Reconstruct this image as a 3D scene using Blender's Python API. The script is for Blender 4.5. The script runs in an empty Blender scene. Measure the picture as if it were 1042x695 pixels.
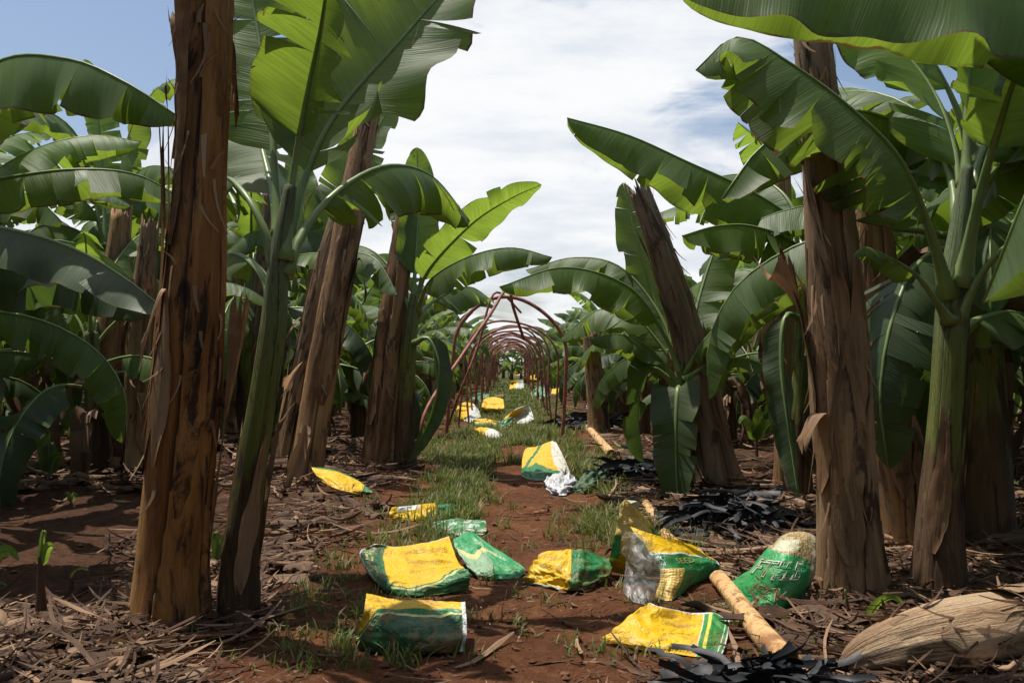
import bpy, math, random
import numpy as np
from mathutils import Vector
R = math.radians
scene = bpy.context.scene
# ------------------------------------------------------------------ camera
F, CX, HY, CH = 950.0, 521.0, 367.0, 1.2          # focal length in px of a 1042 px wide frame, horizon row, eye height
PITCH = math.atan((HY-347.5)/F)
cam_d = bpy.data.cameras.new('camera'); cam = bpy.data.objects.new('camera', cam_d)
scene.collection.objects.link(cam); scene.camera = cam
cam.location = (0, 0, CH); cam.rotation_euler = (R(90)+PITCH, 0, 0)
cam_d.sensor_width = 36; cam_d.lens = F/1042*36; cam_d.clip_end = 3000; cam_d.clip_start = 0.05
# ------------------------------------------------------------------ world and sun
SUN_EL, SUN_AZ = R(73), R(-62)                     # azimuth from +Y towards +X
world = bpy.data.worlds.new('World'); scene.world = world; world.use_nodes = True
SKY = 0.115
sun_d = bpy.data.lights.new('sun', 'SUN'); sun_d.energy = 4.8; sun_d.angle = R(0.55); sun_d.color = (1, .95, .87)
sun = bpy.data.objects.new('sun', sun_d); scene.collection.objects.link(sun)
sd = Vector((math.sin(SUN_AZ)*math.cos(SUN_EL), math.cos(SUN_AZ)*math.cos(SUN_EL), math.sin(SUN_EL)))
sun.rotation_euler = sd.to_track_quat('Z', 'Y').to_euler(); sun.location = sd*30
vs = scene.view_settings; vs.view_transform = 'Standard'; vs.look = 'None'; vs.exposure = 0.18; vs.gamma = 1; vs.use_curve_mapping = False
try:
    scene.cycles.max_bounces = 7; scene.cycles.transparent_max_bounces = 8
    scene.cycles.transmission_bounces = 4; scene.cycles.diffuse_bounces = 3; scene.cycles.glossy_bounces = 2
    scene.cycles.caustics_reflective = False; scene.cycles.caustics_refractive = False
except Exception: pass

# ------------------------------------------------------------------ node helper
class NT:
    def __init__(s, tree): s.t = tree; s.n = tree.nodes; s.l = tree.links; s.n.clear()
    def node(s, typ, **kw):
        n = s.n.new(typ)
        for k, v in kw.items(): setattr(n, k, v)
        return n
    def put(s, sock, v):
        if isinstance(v, bpy.types.NodeSocket): s.l.new(v, sock)
        elif v is not None:
            if isinstance(v, tuple) and len(v) == 3 and sock.type == 'RGBA': v = (*v, 1)
            sock.default_value = v
    def m(s, op, a, b=None, c=None, clamp=False):
        n = s.node('ShaderNodeMath', operation=op, use_clamp=clamp)
        for i, v in enumerate((a, b, c)):
            if v is not None: s.put(n.inputs[i], v)
        return n.outputs[0]
    def add(s, a, b): return s.m('ADD', a, b)
    def sub(s, a, b): return s.m('SUBTRACT', a, b)
    def mul(s, a, b): return s.m('MULTIPLY', a, b)
    def step(s, a, e0, e1):                        # smooth 0..1 between e0 and e1
        n = s.node('ShaderNodeMapRange', interpolation_type='SMOOTHSTEP')
        s.put(n.inputs[0], a); s.put(n.inputs[1], e0); s.put(n.inputs[2], e1); return n.outputs[0]
    def band(s, a, lo, hi, e=.006):
        return s.mul(s.step(a, lo-e, lo+e), s.sub(1, s.step(a, hi-e, hi+e)))
    def mix(s, f, a, b, blend='MIX'):
        n = s.node('ShaderNodeMix', data_type='RGBA', blend_type=blend)
        s.put(n.inputs[0], f); s.put(n.inputs[6], a); s.put(n.inputs[7], b); return n.outputs[2]
    def vec(s, v, scale=(1, 1, 1), loc=(0, 0, 0)):
        n = s.node('ShaderNodeMapping'); s.put(n.inputs[0], v); n.inputs[3].default_value = scale; n.inputs[1].default_value = loc
        return n.outputs[0]
    def noise(s, v, sc=5, det=4, rough=.55, dist=0.0):
        n = s.node('ShaderNodeTexNoise'); s.put(n.inputs['Vector'], v); n.inputs['Scale'].default_value = sc
        n.inputs['Detail'].default_value = det; n.inputs['Roughness'].default_value = rough; n.inputs['Distortion'].default_value = dist
        return n.outputs[0]
    def voro(s, v, sc=5, out=0, feature='F1'):
        n = s.node('ShaderNodeTexVoronoi', feature=feature); s.put(n.inputs['Vector'], v); n.inputs['Scale'].default_value = sc
        return n.outputs[out]
    def ramp(s, f, stops):
        n = s.node('ShaderNodeValToRGB'); s.put(n.inputs[0], f); cr = n.color_ramp
        while len(cr.elements) < len(stops): cr.elements.new(.5)
        for e, (p, c) in zip(cr.elements, stops): e.position = p; e.color = (*c, 1)
        return n.outputs[0]
    def bump(s, h, st=.5, d=.01, normal=None):
        n = s.node('ShaderNodeBump'); s.put(n.inputs['Height'], h); n.inputs['Strength'].default_value = st; n.inputs['Distance'].default_value = d
        if normal: s.put(n.inputs['Normal'], normal)
        return n.outputs[0]
    def uv(s, name):
        n = s.node('ShaderNodeUVMap', uv_map=name); sp = s.node('ShaderNodeSeparateXYZ'); s.l.new(n.outputs[0], sp.inputs[0])
        return n.outputs[0], sp.outputs[0], sp.outputs[1]
    def attr(s, name): return s.node('ShaderNodeAttribute', attribute_name=name).outputs['Fac']
    def obj(s): return s.node('ShaderNodeTexCoord').outputs['Object']
    def rnd(s): return s.node('ShaderNodeObjectInfo').outputs['Random']
    def bsdf(s, col, rough=.6, normal=None, spec=.5, **kw):
        n = s.node('ShaderNodeBsdfPrincipled'); s.put(n.inputs['Base Color'], col); s.put(n.inputs['Roughness'], rough)
        n.inputs['Specular IOR Level'].default_value = spec
        if normal: s.put(n.inputs['Normal'], normal)
        for k, v in kw.items(): s.put(n.inputs[k], v)
        return n.outputs[0]
    def out(s, sh): o = s.node('ShaderNodeOutputMaterial'); s.l.new(sh, o.inputs[0])
    def transl(s, col, normal=None):
        n = s.node('ShaderNodeBsdfTranslucent'); s.put(n.inputs[0], col)
        if normal: s.put(n.inputs[1], normal)
        return n.outputs[0]
    def mixs(s, f, a, b):
        n = s.node('ShaderNodeMixShader'); s.put(n.inputs[0], f); s.l.new(a, n.inputs[1]); s.l.new(b, n.inputs[2]); return n.outputs[0]
def mat(name):
    m = bpy.data.materials.new(name); m.use_nodes = True
    return m, NT(m.node_tree)

# sky with thin cloud bands, all by direction
def build_sky():
    n = NT(world.node_tree)
    sky = n.node('ShaderNodeTexSky', sky_type='NISHITA'); sky.sun_disc = False
    sky.sun_elevation = SUN_EL; sky.sun_rotation = SUN_AZ; sky.air_density = 1.0; sky.dust_density = 2.2; sky.ozone_density = 1.4
    tc = n.node('ShaderNodeTexCoord').outputs['Generated']
    sp = n.node('ShaderNodeSeparateXYZ'); n.put(sp.inputs[0], tc)
    z = n.m('ADD', n.m('MAXIMUM', sp.outputs[2], 0), .30)
    cb = n.node('ShaderNodeCombineXYZ'); n.put(cb.inputs[0], n.m('DIVIDE', sp.outputs[0], z)); n.put(cb.inputs[1], n.m('DIVIDE', sp.outputs[1], z))
    v = n.vec(cb.outputs[0], (1.0, 1.0, 1), (1.3, .4, 0))
    a = n.m('MULTIPLY_ADD', n.noise(n.vec(v, (.9, 1.5, 1), (5.3, 1.7, 0)), 1.5, 10, .55, .7), 1.5, -.25)
    b = n.noise(n.vec(v, (1, 1.2, 1)), .5, 3, .5)
    el = sp.outputs[2]
    # more cloud in the middle of the view and low down, clear blue high up
    lat = n.step(n.m('ABSOLUTE', n.sub(sp.outputs[0], .04)), .62, .0)
    low = n.step(el, .40, .06)
    cov = n.add(n.add(n.mul(a, 1.0), n.mul(b, .45)), n.add(n.mul(lat, .10), n.mul(low, .13)))
    front = n.mul(n.step(sp.outputs[1], -.1, .35), n.step(el, .85, .6))
    mid = n.mul(n.step(n.m('ABSOLUTE', n.sub(sp.outputs[0], .02)), .34, .02), n.mul(n.step(el, .02, .12), n.step(el, .46, .28)))
    cov = n.add(cov, n.mul(mid, .12))
    c = n.mul(n.step(cov, .735, .92), n.add(.25, n.mul(front, .75)))
    shade = n.noise(n.vec(v, (.8, 1.6, 1), (7, 2, 0)), 2.2, 6, .6)
    ccol = n.mix(n.step(shade, .35, .62), (.72, .765, .83), (.97, .97, .97))
    skyb = n.node('ShaderNodeBackground'); n.put(skyb.inputs[0], sky.outputs[0]); skyb.inputs[1].default_value = SKY
    cl = n.node('ShaderNodeBackground'); n.put(cl.inputs[0], ccol); cl.inputs[1].default_value = .93
    mx = n.mixs(n.mul(c, .93), skyb.outputs[0], cl.outputs[0])
    o = n.node('ShaderNodeOutputWorld'); n.l.new(mx, o.inputs[0])
build_sky()

# ------------------------------------------------------------------ value noise
def vnoise(x, y, seed=0):
    x = np.asarray(x, float); y = np.asarray(y, float)
    xi = np.floor(x); yi = np.floor(y); fx = x-xi; fy = y-yi; fx = fx*fx*(3-2*fx); fy = fy*fy*(3-2*fy)
    def h(a, b):
        s = np.sin(a*127.1+b*311.7+seed*74.7)*43758.5453
        return s-np.floor(s)
    return (h(xi, yi)*(1-fx)+h(xi+1, yi)*fx)*(1-fy)+(h(xi, yi+1)*(1-fx)+h(xi+1, yi+1)*fx)*fy-.5
def fbm(x, y, seed=0, o=4):
    r = 0; a = 1; f = 1
    for i in range(o): r = r+a*vnoise(np.asarray(x)*f, np.asarray(y)*f, seed+i*13); a *= .5; f *= 2.03
    return r
def sst(x, a, b):
    t = np.clip((x-a)/(b-a), 0, 1); return t*t*(3-2*t)
def gh(x, y):
    x = np.asarray(x, float); y = np.asarray(y, float)
    side = sst(np.abs(x), .85, 1.7)
    h = .025*fbm(x*1.1, y*1.1, 3)+side*(.05+.10*fbm(x*.7+9, y*.7, 5, 3))
    h = h+.28*np.exp(-((x+3.9)/1.5)**2-((y-10.2)/1.6)**2)+.16*np.exp(-((x-5.2)/1.4)**2-((y-9.6)/1.2)**2)
    h = h-.07*side*np.clip(1-(y-5.5)/3, 0, 1)*np.clip(1-(np.abs(x)-4)/2, 0, 1)
    return h*np.clip(1-(y-60)/40, .2, 1)
def P(px, py, D):                                  # pixel + distance along the view axis -> point
    a = (px-CX)/F; b = (347.5-py)/F
    c, s = math.cos(PITCH), math.sin(PITCH)
    dy = c-s*b; dz = s+c*b
    return np.array((a*D/dy, D, CH+dz*D/dy))
def G(px, py, h=0.0):                              # pixel -> point h above the ground
    z = h
    for _ in range(8):
        a = P(px, py, 1.0); D = (z-CH)/(a[2]-CH)
        p = P(px, py, D); z = float(gh(p[0], p[1]))+h
    return p

# ------------------------------------------------------------------ mesh and object helpers
class MD:
    def __init__(s): s.v = []; s.f = []; s.mi = []; s.uv = []; s.en = []; s.n = 0; s.col = []
    def addgrid(s, pts, mi=0, uv=None, en=None, closed=False, col=None):   # pts (a,b,3)
        a, b = pts.shape[:2]; base = s.n
        s.v.append(pts.reshape(-1, 3)); s.n += a*b
        i = np.arange(a-1)[:, None]*b+np.arange(b-1)[None, :]
        f = np.stack([i, i+1, i+b+1, i+b], -1).reshape(-1, 4)
        if closed:
            j = np.arange(a-1)*b+b-1
            f = np.concatenate([f, np.stack([j, j-b+1, j+1, j+b], -1)])
        s.f.append(f+base); s.mi.append(np.full(len(f), mi))
        z = np.zeros((a*b, 2))
        s.uv.append(z if uv is None else uv.reshape(-1, 2)); s.en.append(z if en is None else en.reshape(-1, 2))
        s.col.append(np.full(a*b, .5 if col is None else col) if np.ndim(col) == 0 else np.asarray(col).ravel())
    def addraw(s, v, f, mi=0, col=.5, uv=None):
        v = np.asarray(v, float); f = np.asarray(f)
        s.v.append(v); s.f.append(f+s.n); s.n += len(v); s.mi.append(np.full(len(f), mi))
        s.uv.append(np.zeros((len(v), 2)) if uv is None else uv); s.en.append(np.zeros((len(v), 2)))
        s.col.append(np.full(len(v), col) if np.isscalar(col) else col)
    def merge(s, o, mi=None):
        for f, m in zip(o.f, o.mi): s.f.append(f+s.n); s.mi.append(m if mi is None else np.full(len(f), mi))
        s.v += o.v; s.uv += o.uv; s.en += o.en; s.col += o.col; s.n += o.n
    def mesh(s, name, mats, org=(0, 0, 0), smooth=True):
        v = np.concatenate(s.v)-np.asarray(org); f = np.concatenate(s.f); mi = np.concatenate(s.mi)
        me = bpy.data.meshes.new(name); k = f.shape[1]
        me.vertices.add(len(v)); me.vertices.foreach_set('co', v.ravel())
        me.loops.add(len(f)*k); me.loops.foreach_set('vertex_index', f.ravel().astype(np.int32))
        me.polygons.add(len(f)); me.polygons.foreach_set('loop_start', np.arange(0, len(f)*k, k, dtype=np.int32))
        try: me.polygons.foreach_set('loop_total', np.full(len(f), k, dtype=np.int32))
        except Exception: pass
        me.polygons.foreach_set('material_index', mi.astype(np.int32))
        me.polygons.foreach_set('use_smooth', np.full(len(f), smooth))
        for nm, arr in (('UV', s.uv), ('EN', s.en)):
            l = me.uv_layers.new(name=nm); l.data.foreach_set('uv', np.concatenate(arr)[f.ravel()].ravel())
        at = me.attributes.new('tone', 'FLOAT', 'POINT'); at.data.foreach_set('value', np.concatenate(s.col))
        for m in mats: me.materials.append(m)
        me.update(calc_edges=True); me.validate()
        return me
def rootloc(o):
    while o is not None and o.parent is not None: o = o.parent
    return np.array(o.location) if o is not None else np.zeros(3)
def link(name, data, parent=None, loc=None):
    o = bpy.data.objects.new(name, data); scene.collection.objects.link(o)
    if parent is not None: o.parent = parent
    if loc is not None: o.location = tuple(loc)
    return o
def tag(o, label, cat=None, group=None, kind=None):
    if label: o['label'] = label
    if cat: o['category'] = cat
    if group: o['group'] = group
    if kind: o['kind'] = kind
    return o
def thing(name, label, cat, loc=(0, 0, 0), group=None):
    return tag(link(name, None, None, loc), label, cat, group)
def part(name, md, mats, parent, smooth=True):
    if not isinstance(mats, (list, tuple)): mats = [mats]
    return link(name, md.mesh(name, mats, rootloc(parent), smooth), parent)
def solo(name, md, mats, label, cat, loc, group=None, kind=None, smooth=True):
    if not isinstance(mats, (list, tuple)): mats = [mats]
    return tag(link(name, md.mesh(name, mats, loc, smooth), None, loc), label, cat, group, kind)
def crs(pts, n):                                   # Catmull-Rom through points (k,d), n samples even in arc length
    p = np.asarray(pts, float)
    if len(p) == 2: return p[0]+(p[1]-p[0])*np.linspace(0, 1, n)[:, None]
    q = np.vstack([2*p[0]-p[1], p, 2*p[-1]-p[-2]]); o = []
    for i in range(len(p)-1):
        a, b, c, d = q[i:i+4]; t = np.linspace(0, 1, 24, endpoint=False)[:, None]
        o.append(.5*((2*b)+(-a+c)*t+(2*a-5*b+4*c-d)*t*t+(-a+3*b-3*c+d)*t**3))
    o.append(p[-1:]); o = np.vstack(o)
    L = np.r_[0, np.cumsum(np.linalg.norm(np.diff(o[:, :3], axis=0), axis=1))]
    s = np.linspace(0, L[-1], n)
    return np.stack([np.interp(s, L, o[:, k]) for k in range(o.shape[1])], 1)
def nrm(v): return v/np.maximum(np.linalg.norm(v, axis=-1, keepdims=True), 1e-9)
def frames(c, side0=None):
    T = nrm(np.gradient(c, axis=0)); ch = c[-1]-c[0]
    if side0 is None:
        k = np.cross(ch, (0, 0, 1.0))
        if np.linalg.norm(k) < .12*np.linalg.norm(ch): k = np.array((1.0, 0, 0))
        side0 = k
    S = np.zeros_like(c); s = np.asarray(side0, float)
    for i in range(len(c)):
        s = s-np.dot(s, T[i])*T[i]; s = s/max(np.linalg.norm(s), 1e-6); S[i] = s
    return T, S, np.cross(S, T)
def tube(md, c, r, k=8, mi=0, side0=None, flat=1.0, col=.5):
    c = np.asarray(c, float); T, S, N = frames(c, side0); r = np.asarray(r, float)*np.ones(len(c))
    th = np.linspace(0, 2*math.pi, k, endpoint=False)
    pts = c[:, None]+r[:, None, None]*(np.cos(th)[None, :, None]*S[:, None]+flat*np.sin(th)[None, :, None]*N[:, None])
    L = np.r_[0, np.cumsum(np.linalg.norm(np.diff(c, axis=0), axis=1))]
    uv = np.stack(np.broadcast_arrays(L[:, None], th[None]/6.283), -1)
    pts = np.concatenate([c[:1, None]+0*pts[:1], pts, c[-1:, None]+0*pts[:1]]); uv = np.concatenate([uv[:1], uv, uv[-1:]])
    md.addgrid(pts, mi, uv, None, True, col)

# ------------------------------------------------------------------ materials
def leaf_mat(name, top, under, trans, tf=.44, dust=.42, rough=.40):
    m, n = mat(name)
    uv, u, v = n.uv('UV'); en, s, e = n.uv('EN')
    ob = n.obj(); rn = n.rnd()
    vein = n.noise(n.vec(uv, (70, 3, 1)), 1, 2, .6)
    vein2 = n.noise(n.vec(uv, (14, 1.2, 1)), 1, 2, .5)
    big = n.noise(ob, 2.3, 4, .6)
    line = n.m('SINE', n.add(n.mul(u, 430), n.mul(vein2, 5)))
    t = n.mix(n.step(vein2, .3, .7), top, tuple(c*1.35 for c in top))
    t = n.mix(n.mul(n.step(big, .42, .68), dust), t, (.17, .185, .13))
    t = n.mix(n.mul(rn, .35), t, (.075, .10, .018))
    t = n.mix(n.mul(n.step(line, -.2, 1), .07), t, (.12, .16, .07))
    scr = n.mul(n.step(n.noise(n.vec(uv, (9, 2.2, 1)), 1, 6, .75), .60, .68), .5); t = n.mix(scr, t, (.15, .17, .10))
    back = n.node('ShaderNodeNewGeometry').outputs['Backfacing']
    un = n.mix(n.step(vein2, .3, .7), under, tuple(c*.8 for c in under))
    col = n.mix(back, t, un)
    spots = n.step(n.noise(ob, 23, 3, .6), .70, .76)
    edge = n.mul(n.step(n.add(e, n.mul(n.noise(ob, 14, 4, .7), .10)), 1.0, 1.03), n.step(n.noise(ob, 3, 3, .6), .40, .55))
    dmg = n.m('MAXIMUM', n.mul(spots, .7), edge)
    col = n.mix(dmg, col, (.13, .085, .035))
    nb = n.bump(n.add(n.add(n.mul(vein, .5), n.mul(line, .035)), n.mul(vein2, 1.5)), .7, .007)
    ro = n.add(rough, n.mul(big, .22))
    tc = n.mix(n.step(vein, .3, .7), trans, tuple(c*.72 for c in trans))
    tc = n.mix(dmg, tc, (.12, .07, .02))
    sh = n.mixs(tf, n.bsdf(col, ro, nb, .45), n.transl(tc))
    n.out(sh); return m
M = {}
M['leaf'] = leaf_mat('banana_leaf_green', (.048, .078, .031), (.085, .14, .038), (.29, .42, .04))
M['leaf_young'] = leaf_mat('banana_leaf_young', (.055, .115, .02), (.11, .19, .04), (.34, .50, .05), .48, .08)
M['leaf_dark'] = leaf_mat('banana_leaf_old', (.022, .044, .016), (.05, .085, .03), (.13, .22, .03), .32, .3)
def simple(name, c1, c2, sc=6, rough=.6, stretch=(1, 1, 1), bs=.3, bd=.01, spec=.4, tone=None):
    m, n = mat(name); o = n.vec(n.obj(), stretch); a = n.noise(o, sc, 6, .6)
    col = n.mix(n.step(a, .3, .7), c1, c2)
    if tone: col = n.mix(n.attr('tone'), col, tone)
    n.out(n.bsdf(col, rough, n.bump(a, bs, bd), spec)); return m
M['midrib'] = simple('midrib_green', (.13, .19, .055), (.20, .26, .09), 5, .4)
M['soilclod'] = simple('soil_clod', (.10, .042, .020), (.17, .075, .035), 30, .95, bs=.6)
def stem_mat(name, cols, green=0.0, dark=.55):
    m, n = mat(name); uv, u, v = n.uv('UV')
    cb = n.node('ShaderNodeCombineXYZ'); ang = n.mul(v, 6.28318); rd = n.mul(n.rnd(), 7)
    n.put(cb.inputs[0], n.add(n.mul(n.m('COSINE', ang), .13), rd)); n.put(cb.inputs[1], n.mul(n.m('SINE', ang), .13)); n.put(cb.inputs[2], u); ob = cb.outputs[0]
    fib = n.noise(n.vec(ob, (1, 1, .05)), 60, 5, .75)
    st = n.noise(n.vec(ob, (1, 1, .10)), 11, 5, .62, .4)
    blot = n.noise(n.vec(ob, (1, 1, .28)), 6.5, 7, .68, .5)
    col = n.ramp(st, [(.25, cols[0]), (.42, cols[1]), (.56, cols[2]), (.75, cols[3])])
    col = n.mix(n.mul(n.step(fib, .50, .70), .35), col, tuple(c*.40 for c in cols[1]))
    col = n.mix(n.mul(n.step(fib, .44, .30), .35), col, cols[3])
    fleck = n.step(n.noise(n.vec(ob, (1, 1, .5)), 38, 5, .75), .60, .68); col = n.mix(n.mul(fleck, .55), col, cols[0])
    pal = n.noise(n.vec(ob, (1, 1, .16)), 5.5, 6, .7, .4); col = n.mix(n.mul(n.step(pal, .54, .68), .6), col, tuple(min(.6, c*1.15) for c in cols[3]))
    if green:
        sp = n.node('ShaderNodeSeparateXYZ'); n.put(sp.inputs[0], ob)
        g = n.mix(n.step(st, .35, .65), (.12, .155, .026), (.21, .235, .05))
        g = n.mix(n.step(sp.outputs[2], 1.15, 1.75), g, (.20, .26, .12))
        k = n.step(n.add(n.mul(n.sub(blot, .5), 2.4), n.sub(green, n.mul(sp.outputs[2], .9))), .0, .25)
        col = n.mix(k, g, col)
        spk = n.step(n.noise(n.vec(ob, (1, 1, .4)), 22, 5, .75), .57, .65)
        col = n.mix(n.mul(spk, .75), col, (.035, .018, .012))
    en, pid, frx = n.uv('EN')
    col = n.mix(n.mul(n.step(pid, .2, .9), .42), col, tuple(c*1.45 for c in cols[2]) if not green else (.12, .10, .03))
    col = n.mix(n.mul(n.step(pid, .35, .0), .55), col, cols[0])
    crevice_shade = n.mul(n.step(frx, .14, .02), .8); col = n.mix(crevice_shade, col, (.02, .011, .008))  # crevice shade painted into the colour where sheaths overlap
    stain = n.mul(n.step(blot, .53, .62), n.add(dark, .15))
    col = n.mix(stain, col, (.028, .015, .010))
    nb = n.bump(n.add(n.mul(fib, 1.0), n.add(st, n.mul(blot, .8))), 1.0, .022)
    n.out(n.bsdf(col, n.add(.5, n.mul(st, .3)), nb, .3)); return m
M['stem_dry'] = stem_mat('dry_stem_brown', [(.05, .024, .013), (.19, .092, .040), (.38, .215, .095), (.52, .36, .20)])
M['stem_orange'] = stem_mat('dry_stem_orange', [(.04, .017, .010), (.15, .062, .022), (.33, .145, .038), (.40, .24, .09)], dark=.8)
M['stem_grey'] = stem_mat('dry_stem_grey', [(.05, .032, .021), (.15, .095, .062), (.27, .185, .125), (.42, .32, .23)])
M['stem_tan'] = stem_mat('dry_stem_tan', [(.06, .03, .016), (.18, .10, .05), (.30, .19, .10), (.44, .31, .18)], dark=.7)
M['stem_green'] = stem_mat('green_stem', [(.03, .015, .010), (.075, .038, .022), (.13, .066, .034), (.20, .12, .06)], green=.85)
def dry_mat(name, a, b, c):
    m, n = mat(name); ob = n.obj(); uv, u, v = n.uv('UV')
    f = n.noise(n.vec(uv, (3, 60, 1)), 1, 3, .6); g = n.noise(ob, 9, 4, .6); t = n.attr('tone')
    col = n.mix(n.step(g, .3, .7), a, b); col = n.mix(n.step(t, .1, 1.0), col, c)
    col = n.mix(n.mul(n.step(f, .5, .75), .5), col, tuple(x*.4 for x in a))
    n.out(n.mixs(.12, n.bsdf(col, .75, n.bump(n.add(f, g), .6, .006), .25), n.transl(col))); return m
M['dry_leaf'] = dry_mat('dry_leaf', (.040, .022, .013), (.115, .060, .034), (.36, .225, .135))
M['sheath'] = dry_mat('dry_sheath', (.11, .055, .026), (.24, .13, .06), (.36, .23, .13))

# ------------------------------------------------------------------ banana parts
def blade(md, c, W, fold=.9, curl=.6, wave=.32, tears=6, seed=0, side0=None, n=44, m=6, asym=0.0, mi=0, shape=(.45, 3.2), skew=.22):
    rs = np.random.RandomState(seed)
    c = crs(c, n); T, S, N = frames(c, side0)
    L = np.linalg.norm(np.diff(c, axis=0), axis=1).sum()
    for sg in (-1, 1):
        cuts = sorted(rs.choice(np.arange(3, n-3), size=min(tears, n-8), replace=False)) if tears else []
        b = [0]+list(cuts)+[n-1]
        off = 0.0
        for q in range(len(b)-1):
            i0, i1 = b[q], b[q+1]
            idx = np.linspace(i0, i1, i1-i0+1)
            off = rs.normal(0, .20) if tears else 0
            s = idx/(n-1.0)
            ci = np.stack([np.interp(idx, np.arange(n), c[:, k]) for k in range(3)], 1)
            Ti, Si, Ni = (np.stack([np.interp(idx, np.arange(n), A[:, k]) for k in range(3)], 1) for A in (T, S, N))
            w = (W/2)*np.clip(s/.10, 0, 1)**shape[0]*np.clip(1-s**shape[1], 0, 1)**.62
            if tears and i1-i0 > 1:                                  # lobes round off a little at their cuts
                e = np.minimum(idx-i0, i1-idx)/2.0
                w = w*(1-.05*np.clip(1-e, 0, 1)*rs.uniform(.2, 1.0))
            pts = np.zeros((len(idx), m+1, 3)); p = ci.copy(); pts[:, 0] = p
            ph = rs.uniform(0, 6)
            for j in range(1, m+1):
                v = (j-.5)/m
                a = fold+asym*sg+curl*v+off*v*1.6+wave*v*(np.sin(s*L*7.5+ph)+.6*np.sin(s*L*17+ph*2.1+sg))
                d = np.cos(a)[:, None]*Si*sg-np.sin(a)[:, None]*Ni+skew*Ti
                p = p+nrm(d)*(w/m)[:, None]; pts[:, j] = p
            vv = np.linspace(0, 1, m+1)
            uv = np.stack([s[:, None]*L-skew*(w[:, None]*vv), w[:, None]*vv+.5*sg], -1)
            en = np.stack([s[:, None]+0*vv, vv+0*s[:, None]], -1)
            if sg > 0: md.addgrid(pts[:, ::-1], mi, uv[:, ::-1], en[:, ::-1])
            else: md.addgrid(pts, mi, uv, en)
    return c
def rib(md, c, r0, r1, side0=None, mi=0, k=7, n=26):
    c = crs(c, n); T, S, N = frames(c, side0)
    t = np.linspace(0, 1, n)
    tube(md, c-N*(.25*r0)*(1-t)[:, None], (r0+(r1-r0)*t**.6)*(1+.9*np.exp(-t/.07)), k, mi, side0, .8)
def leaf(plant, pts, W=.62, pet=.25, seed=0, matn='leaf', r0=.03, **kw):
    """midrib through pts (k,3) base to tip; pet = share of bare stalk"""
    if kw.get('tears', 9) >= 2: kw['tears'] = kw.get('tears', 6)+4
    c = crs(pts, 60); i = int(59*pet)
    md = MD(); side0 = kw.pop('side0', None)
    if side0 is None:
        ch = c[-1]-c[0]; k = np.cross(ch, (0, 0, 1.0))
        if np.linalg.norm(k) > .12*np.linalg.norm(ch): side0 = k
        else: side0 = (1, 0, 0)
    T, S, N = frames(c, side0)
    blade(md, c[i:], W, seed=seed, side0=S[i], **kw)
    o = part('leaf', md, M[matn], plant)
    md = MD(); rib(md, c, r0, .004, side0); part('midrib', md, M['midrib'], o)
    return o
def stem(md, pts, seed=0, saw=.10, k=5, nt=72, nz=90, cut=True, mi=0, flare=.0):
    """pts (n,4) = x,y,z,radius"""
    rs = np.random.RandomState(seed)
    c4 = crs(pts, nz); c = c4[:, :3]; r = c4[:, 3]; T, S, N = frames(c, (1, 0, 0))
    th = np.linspace(0, 2*math.pi, nt, endpoint=False)
    z = np.linspace(0, 1, nz); L = np.linalg.norm(np.diff(c, axis=0), axis=1).sum()
    ph = rs.uniform(0, 1)+.35*fbm(z*3, z*0+seed, seed, 2)+z*rs.uniform(-.3, .3)
    fr = (th[None]/6.2832*k+ph[:, None]) % 1
    depth = saw*(.6+.8*(vnoise(np.floor(th[None]/6.2832*k+ph[:, None]), z[:, None]*4, seed)+.5))
    rr = r[:, None]*(1-depth+depth*fr**.6*1.2)*(1+.13*fbm(np.cos(th)[None]*1.2+9+z[:, None]*L*.7, np.sin(th)[None]*1.2+z[:, None]*L*1.6, seed, 4))
    rr = rr*(1+flare*np.exp(-z[:, None]*L/.16))
    pts3 = c[:, None]+rr[..., None]*(np.cos(th)[None, :, None]*S[:, None]+np.sin(th)[None, :, None]*N[:, None])
    if cut:                                            # ragged top edge with a sunken cut face
        jag = (np.abs(vnoise(np.arange(nt)*.7, np.zeros(nt), seed+7))*.9+np.abs(vnoise(np.arange(nt)*.2, np.zeros(nt), seed+9))*1.2)*r[-1]*2.0
        pts3[-1] = pts3[-1]+T[-1][None]*jag[:, None]
        pts3[-2] = pts3[-2]+T[-1][None]*jag[:, None]*.4
        inner = c[-1]+(pts3[-3]-c[-3])*.72-T[-1]*r[-1]*.4
        cen = np.repeat((c[-1]-T[-1]*r[-1]*.5)[None], nt, 0)
        pts3 = np.concatenate([pts3, inner[None], cen[None]])
    else:
        pts3 = np.concatenate([pts3, np.repeat((c[-1]+T[-1]*r[-1]*.6)[None], nt, 0)[None]])
    hh = np.linspace(0, L, len(pts3))
    uv = np.stack(np.broadcast_arrays(hh[:, None], th[None]/6.2832), -1)
    pid = vnoise(np.floor(th[None]/6.2832*k+ph[:, None])*7.7+.5, np.zeros((nz, nt))+.5, seed+3)+.5
    ex = len(pts3)-nz
    frp = np.concatenate([fr, np.repeat(fr[-1:]*0, ex, 0)]); pidp = np.concatenate([pid, np.repeat(pid[-1:]*0, ex, 0)])
    en_ = np.stack([pidp, frp], -1); uvl = uv[:, :1].copy(); uvl[..., 1] = 1.0
    md.addgrid(np.concatenate([pts3, pts3[:, :1]], 1), mi, np.concatenate([uv, uvl], 1), np.concatenate([en_, en_[:, -1:]], 1))
    return c, r, S, N, T, L
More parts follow.
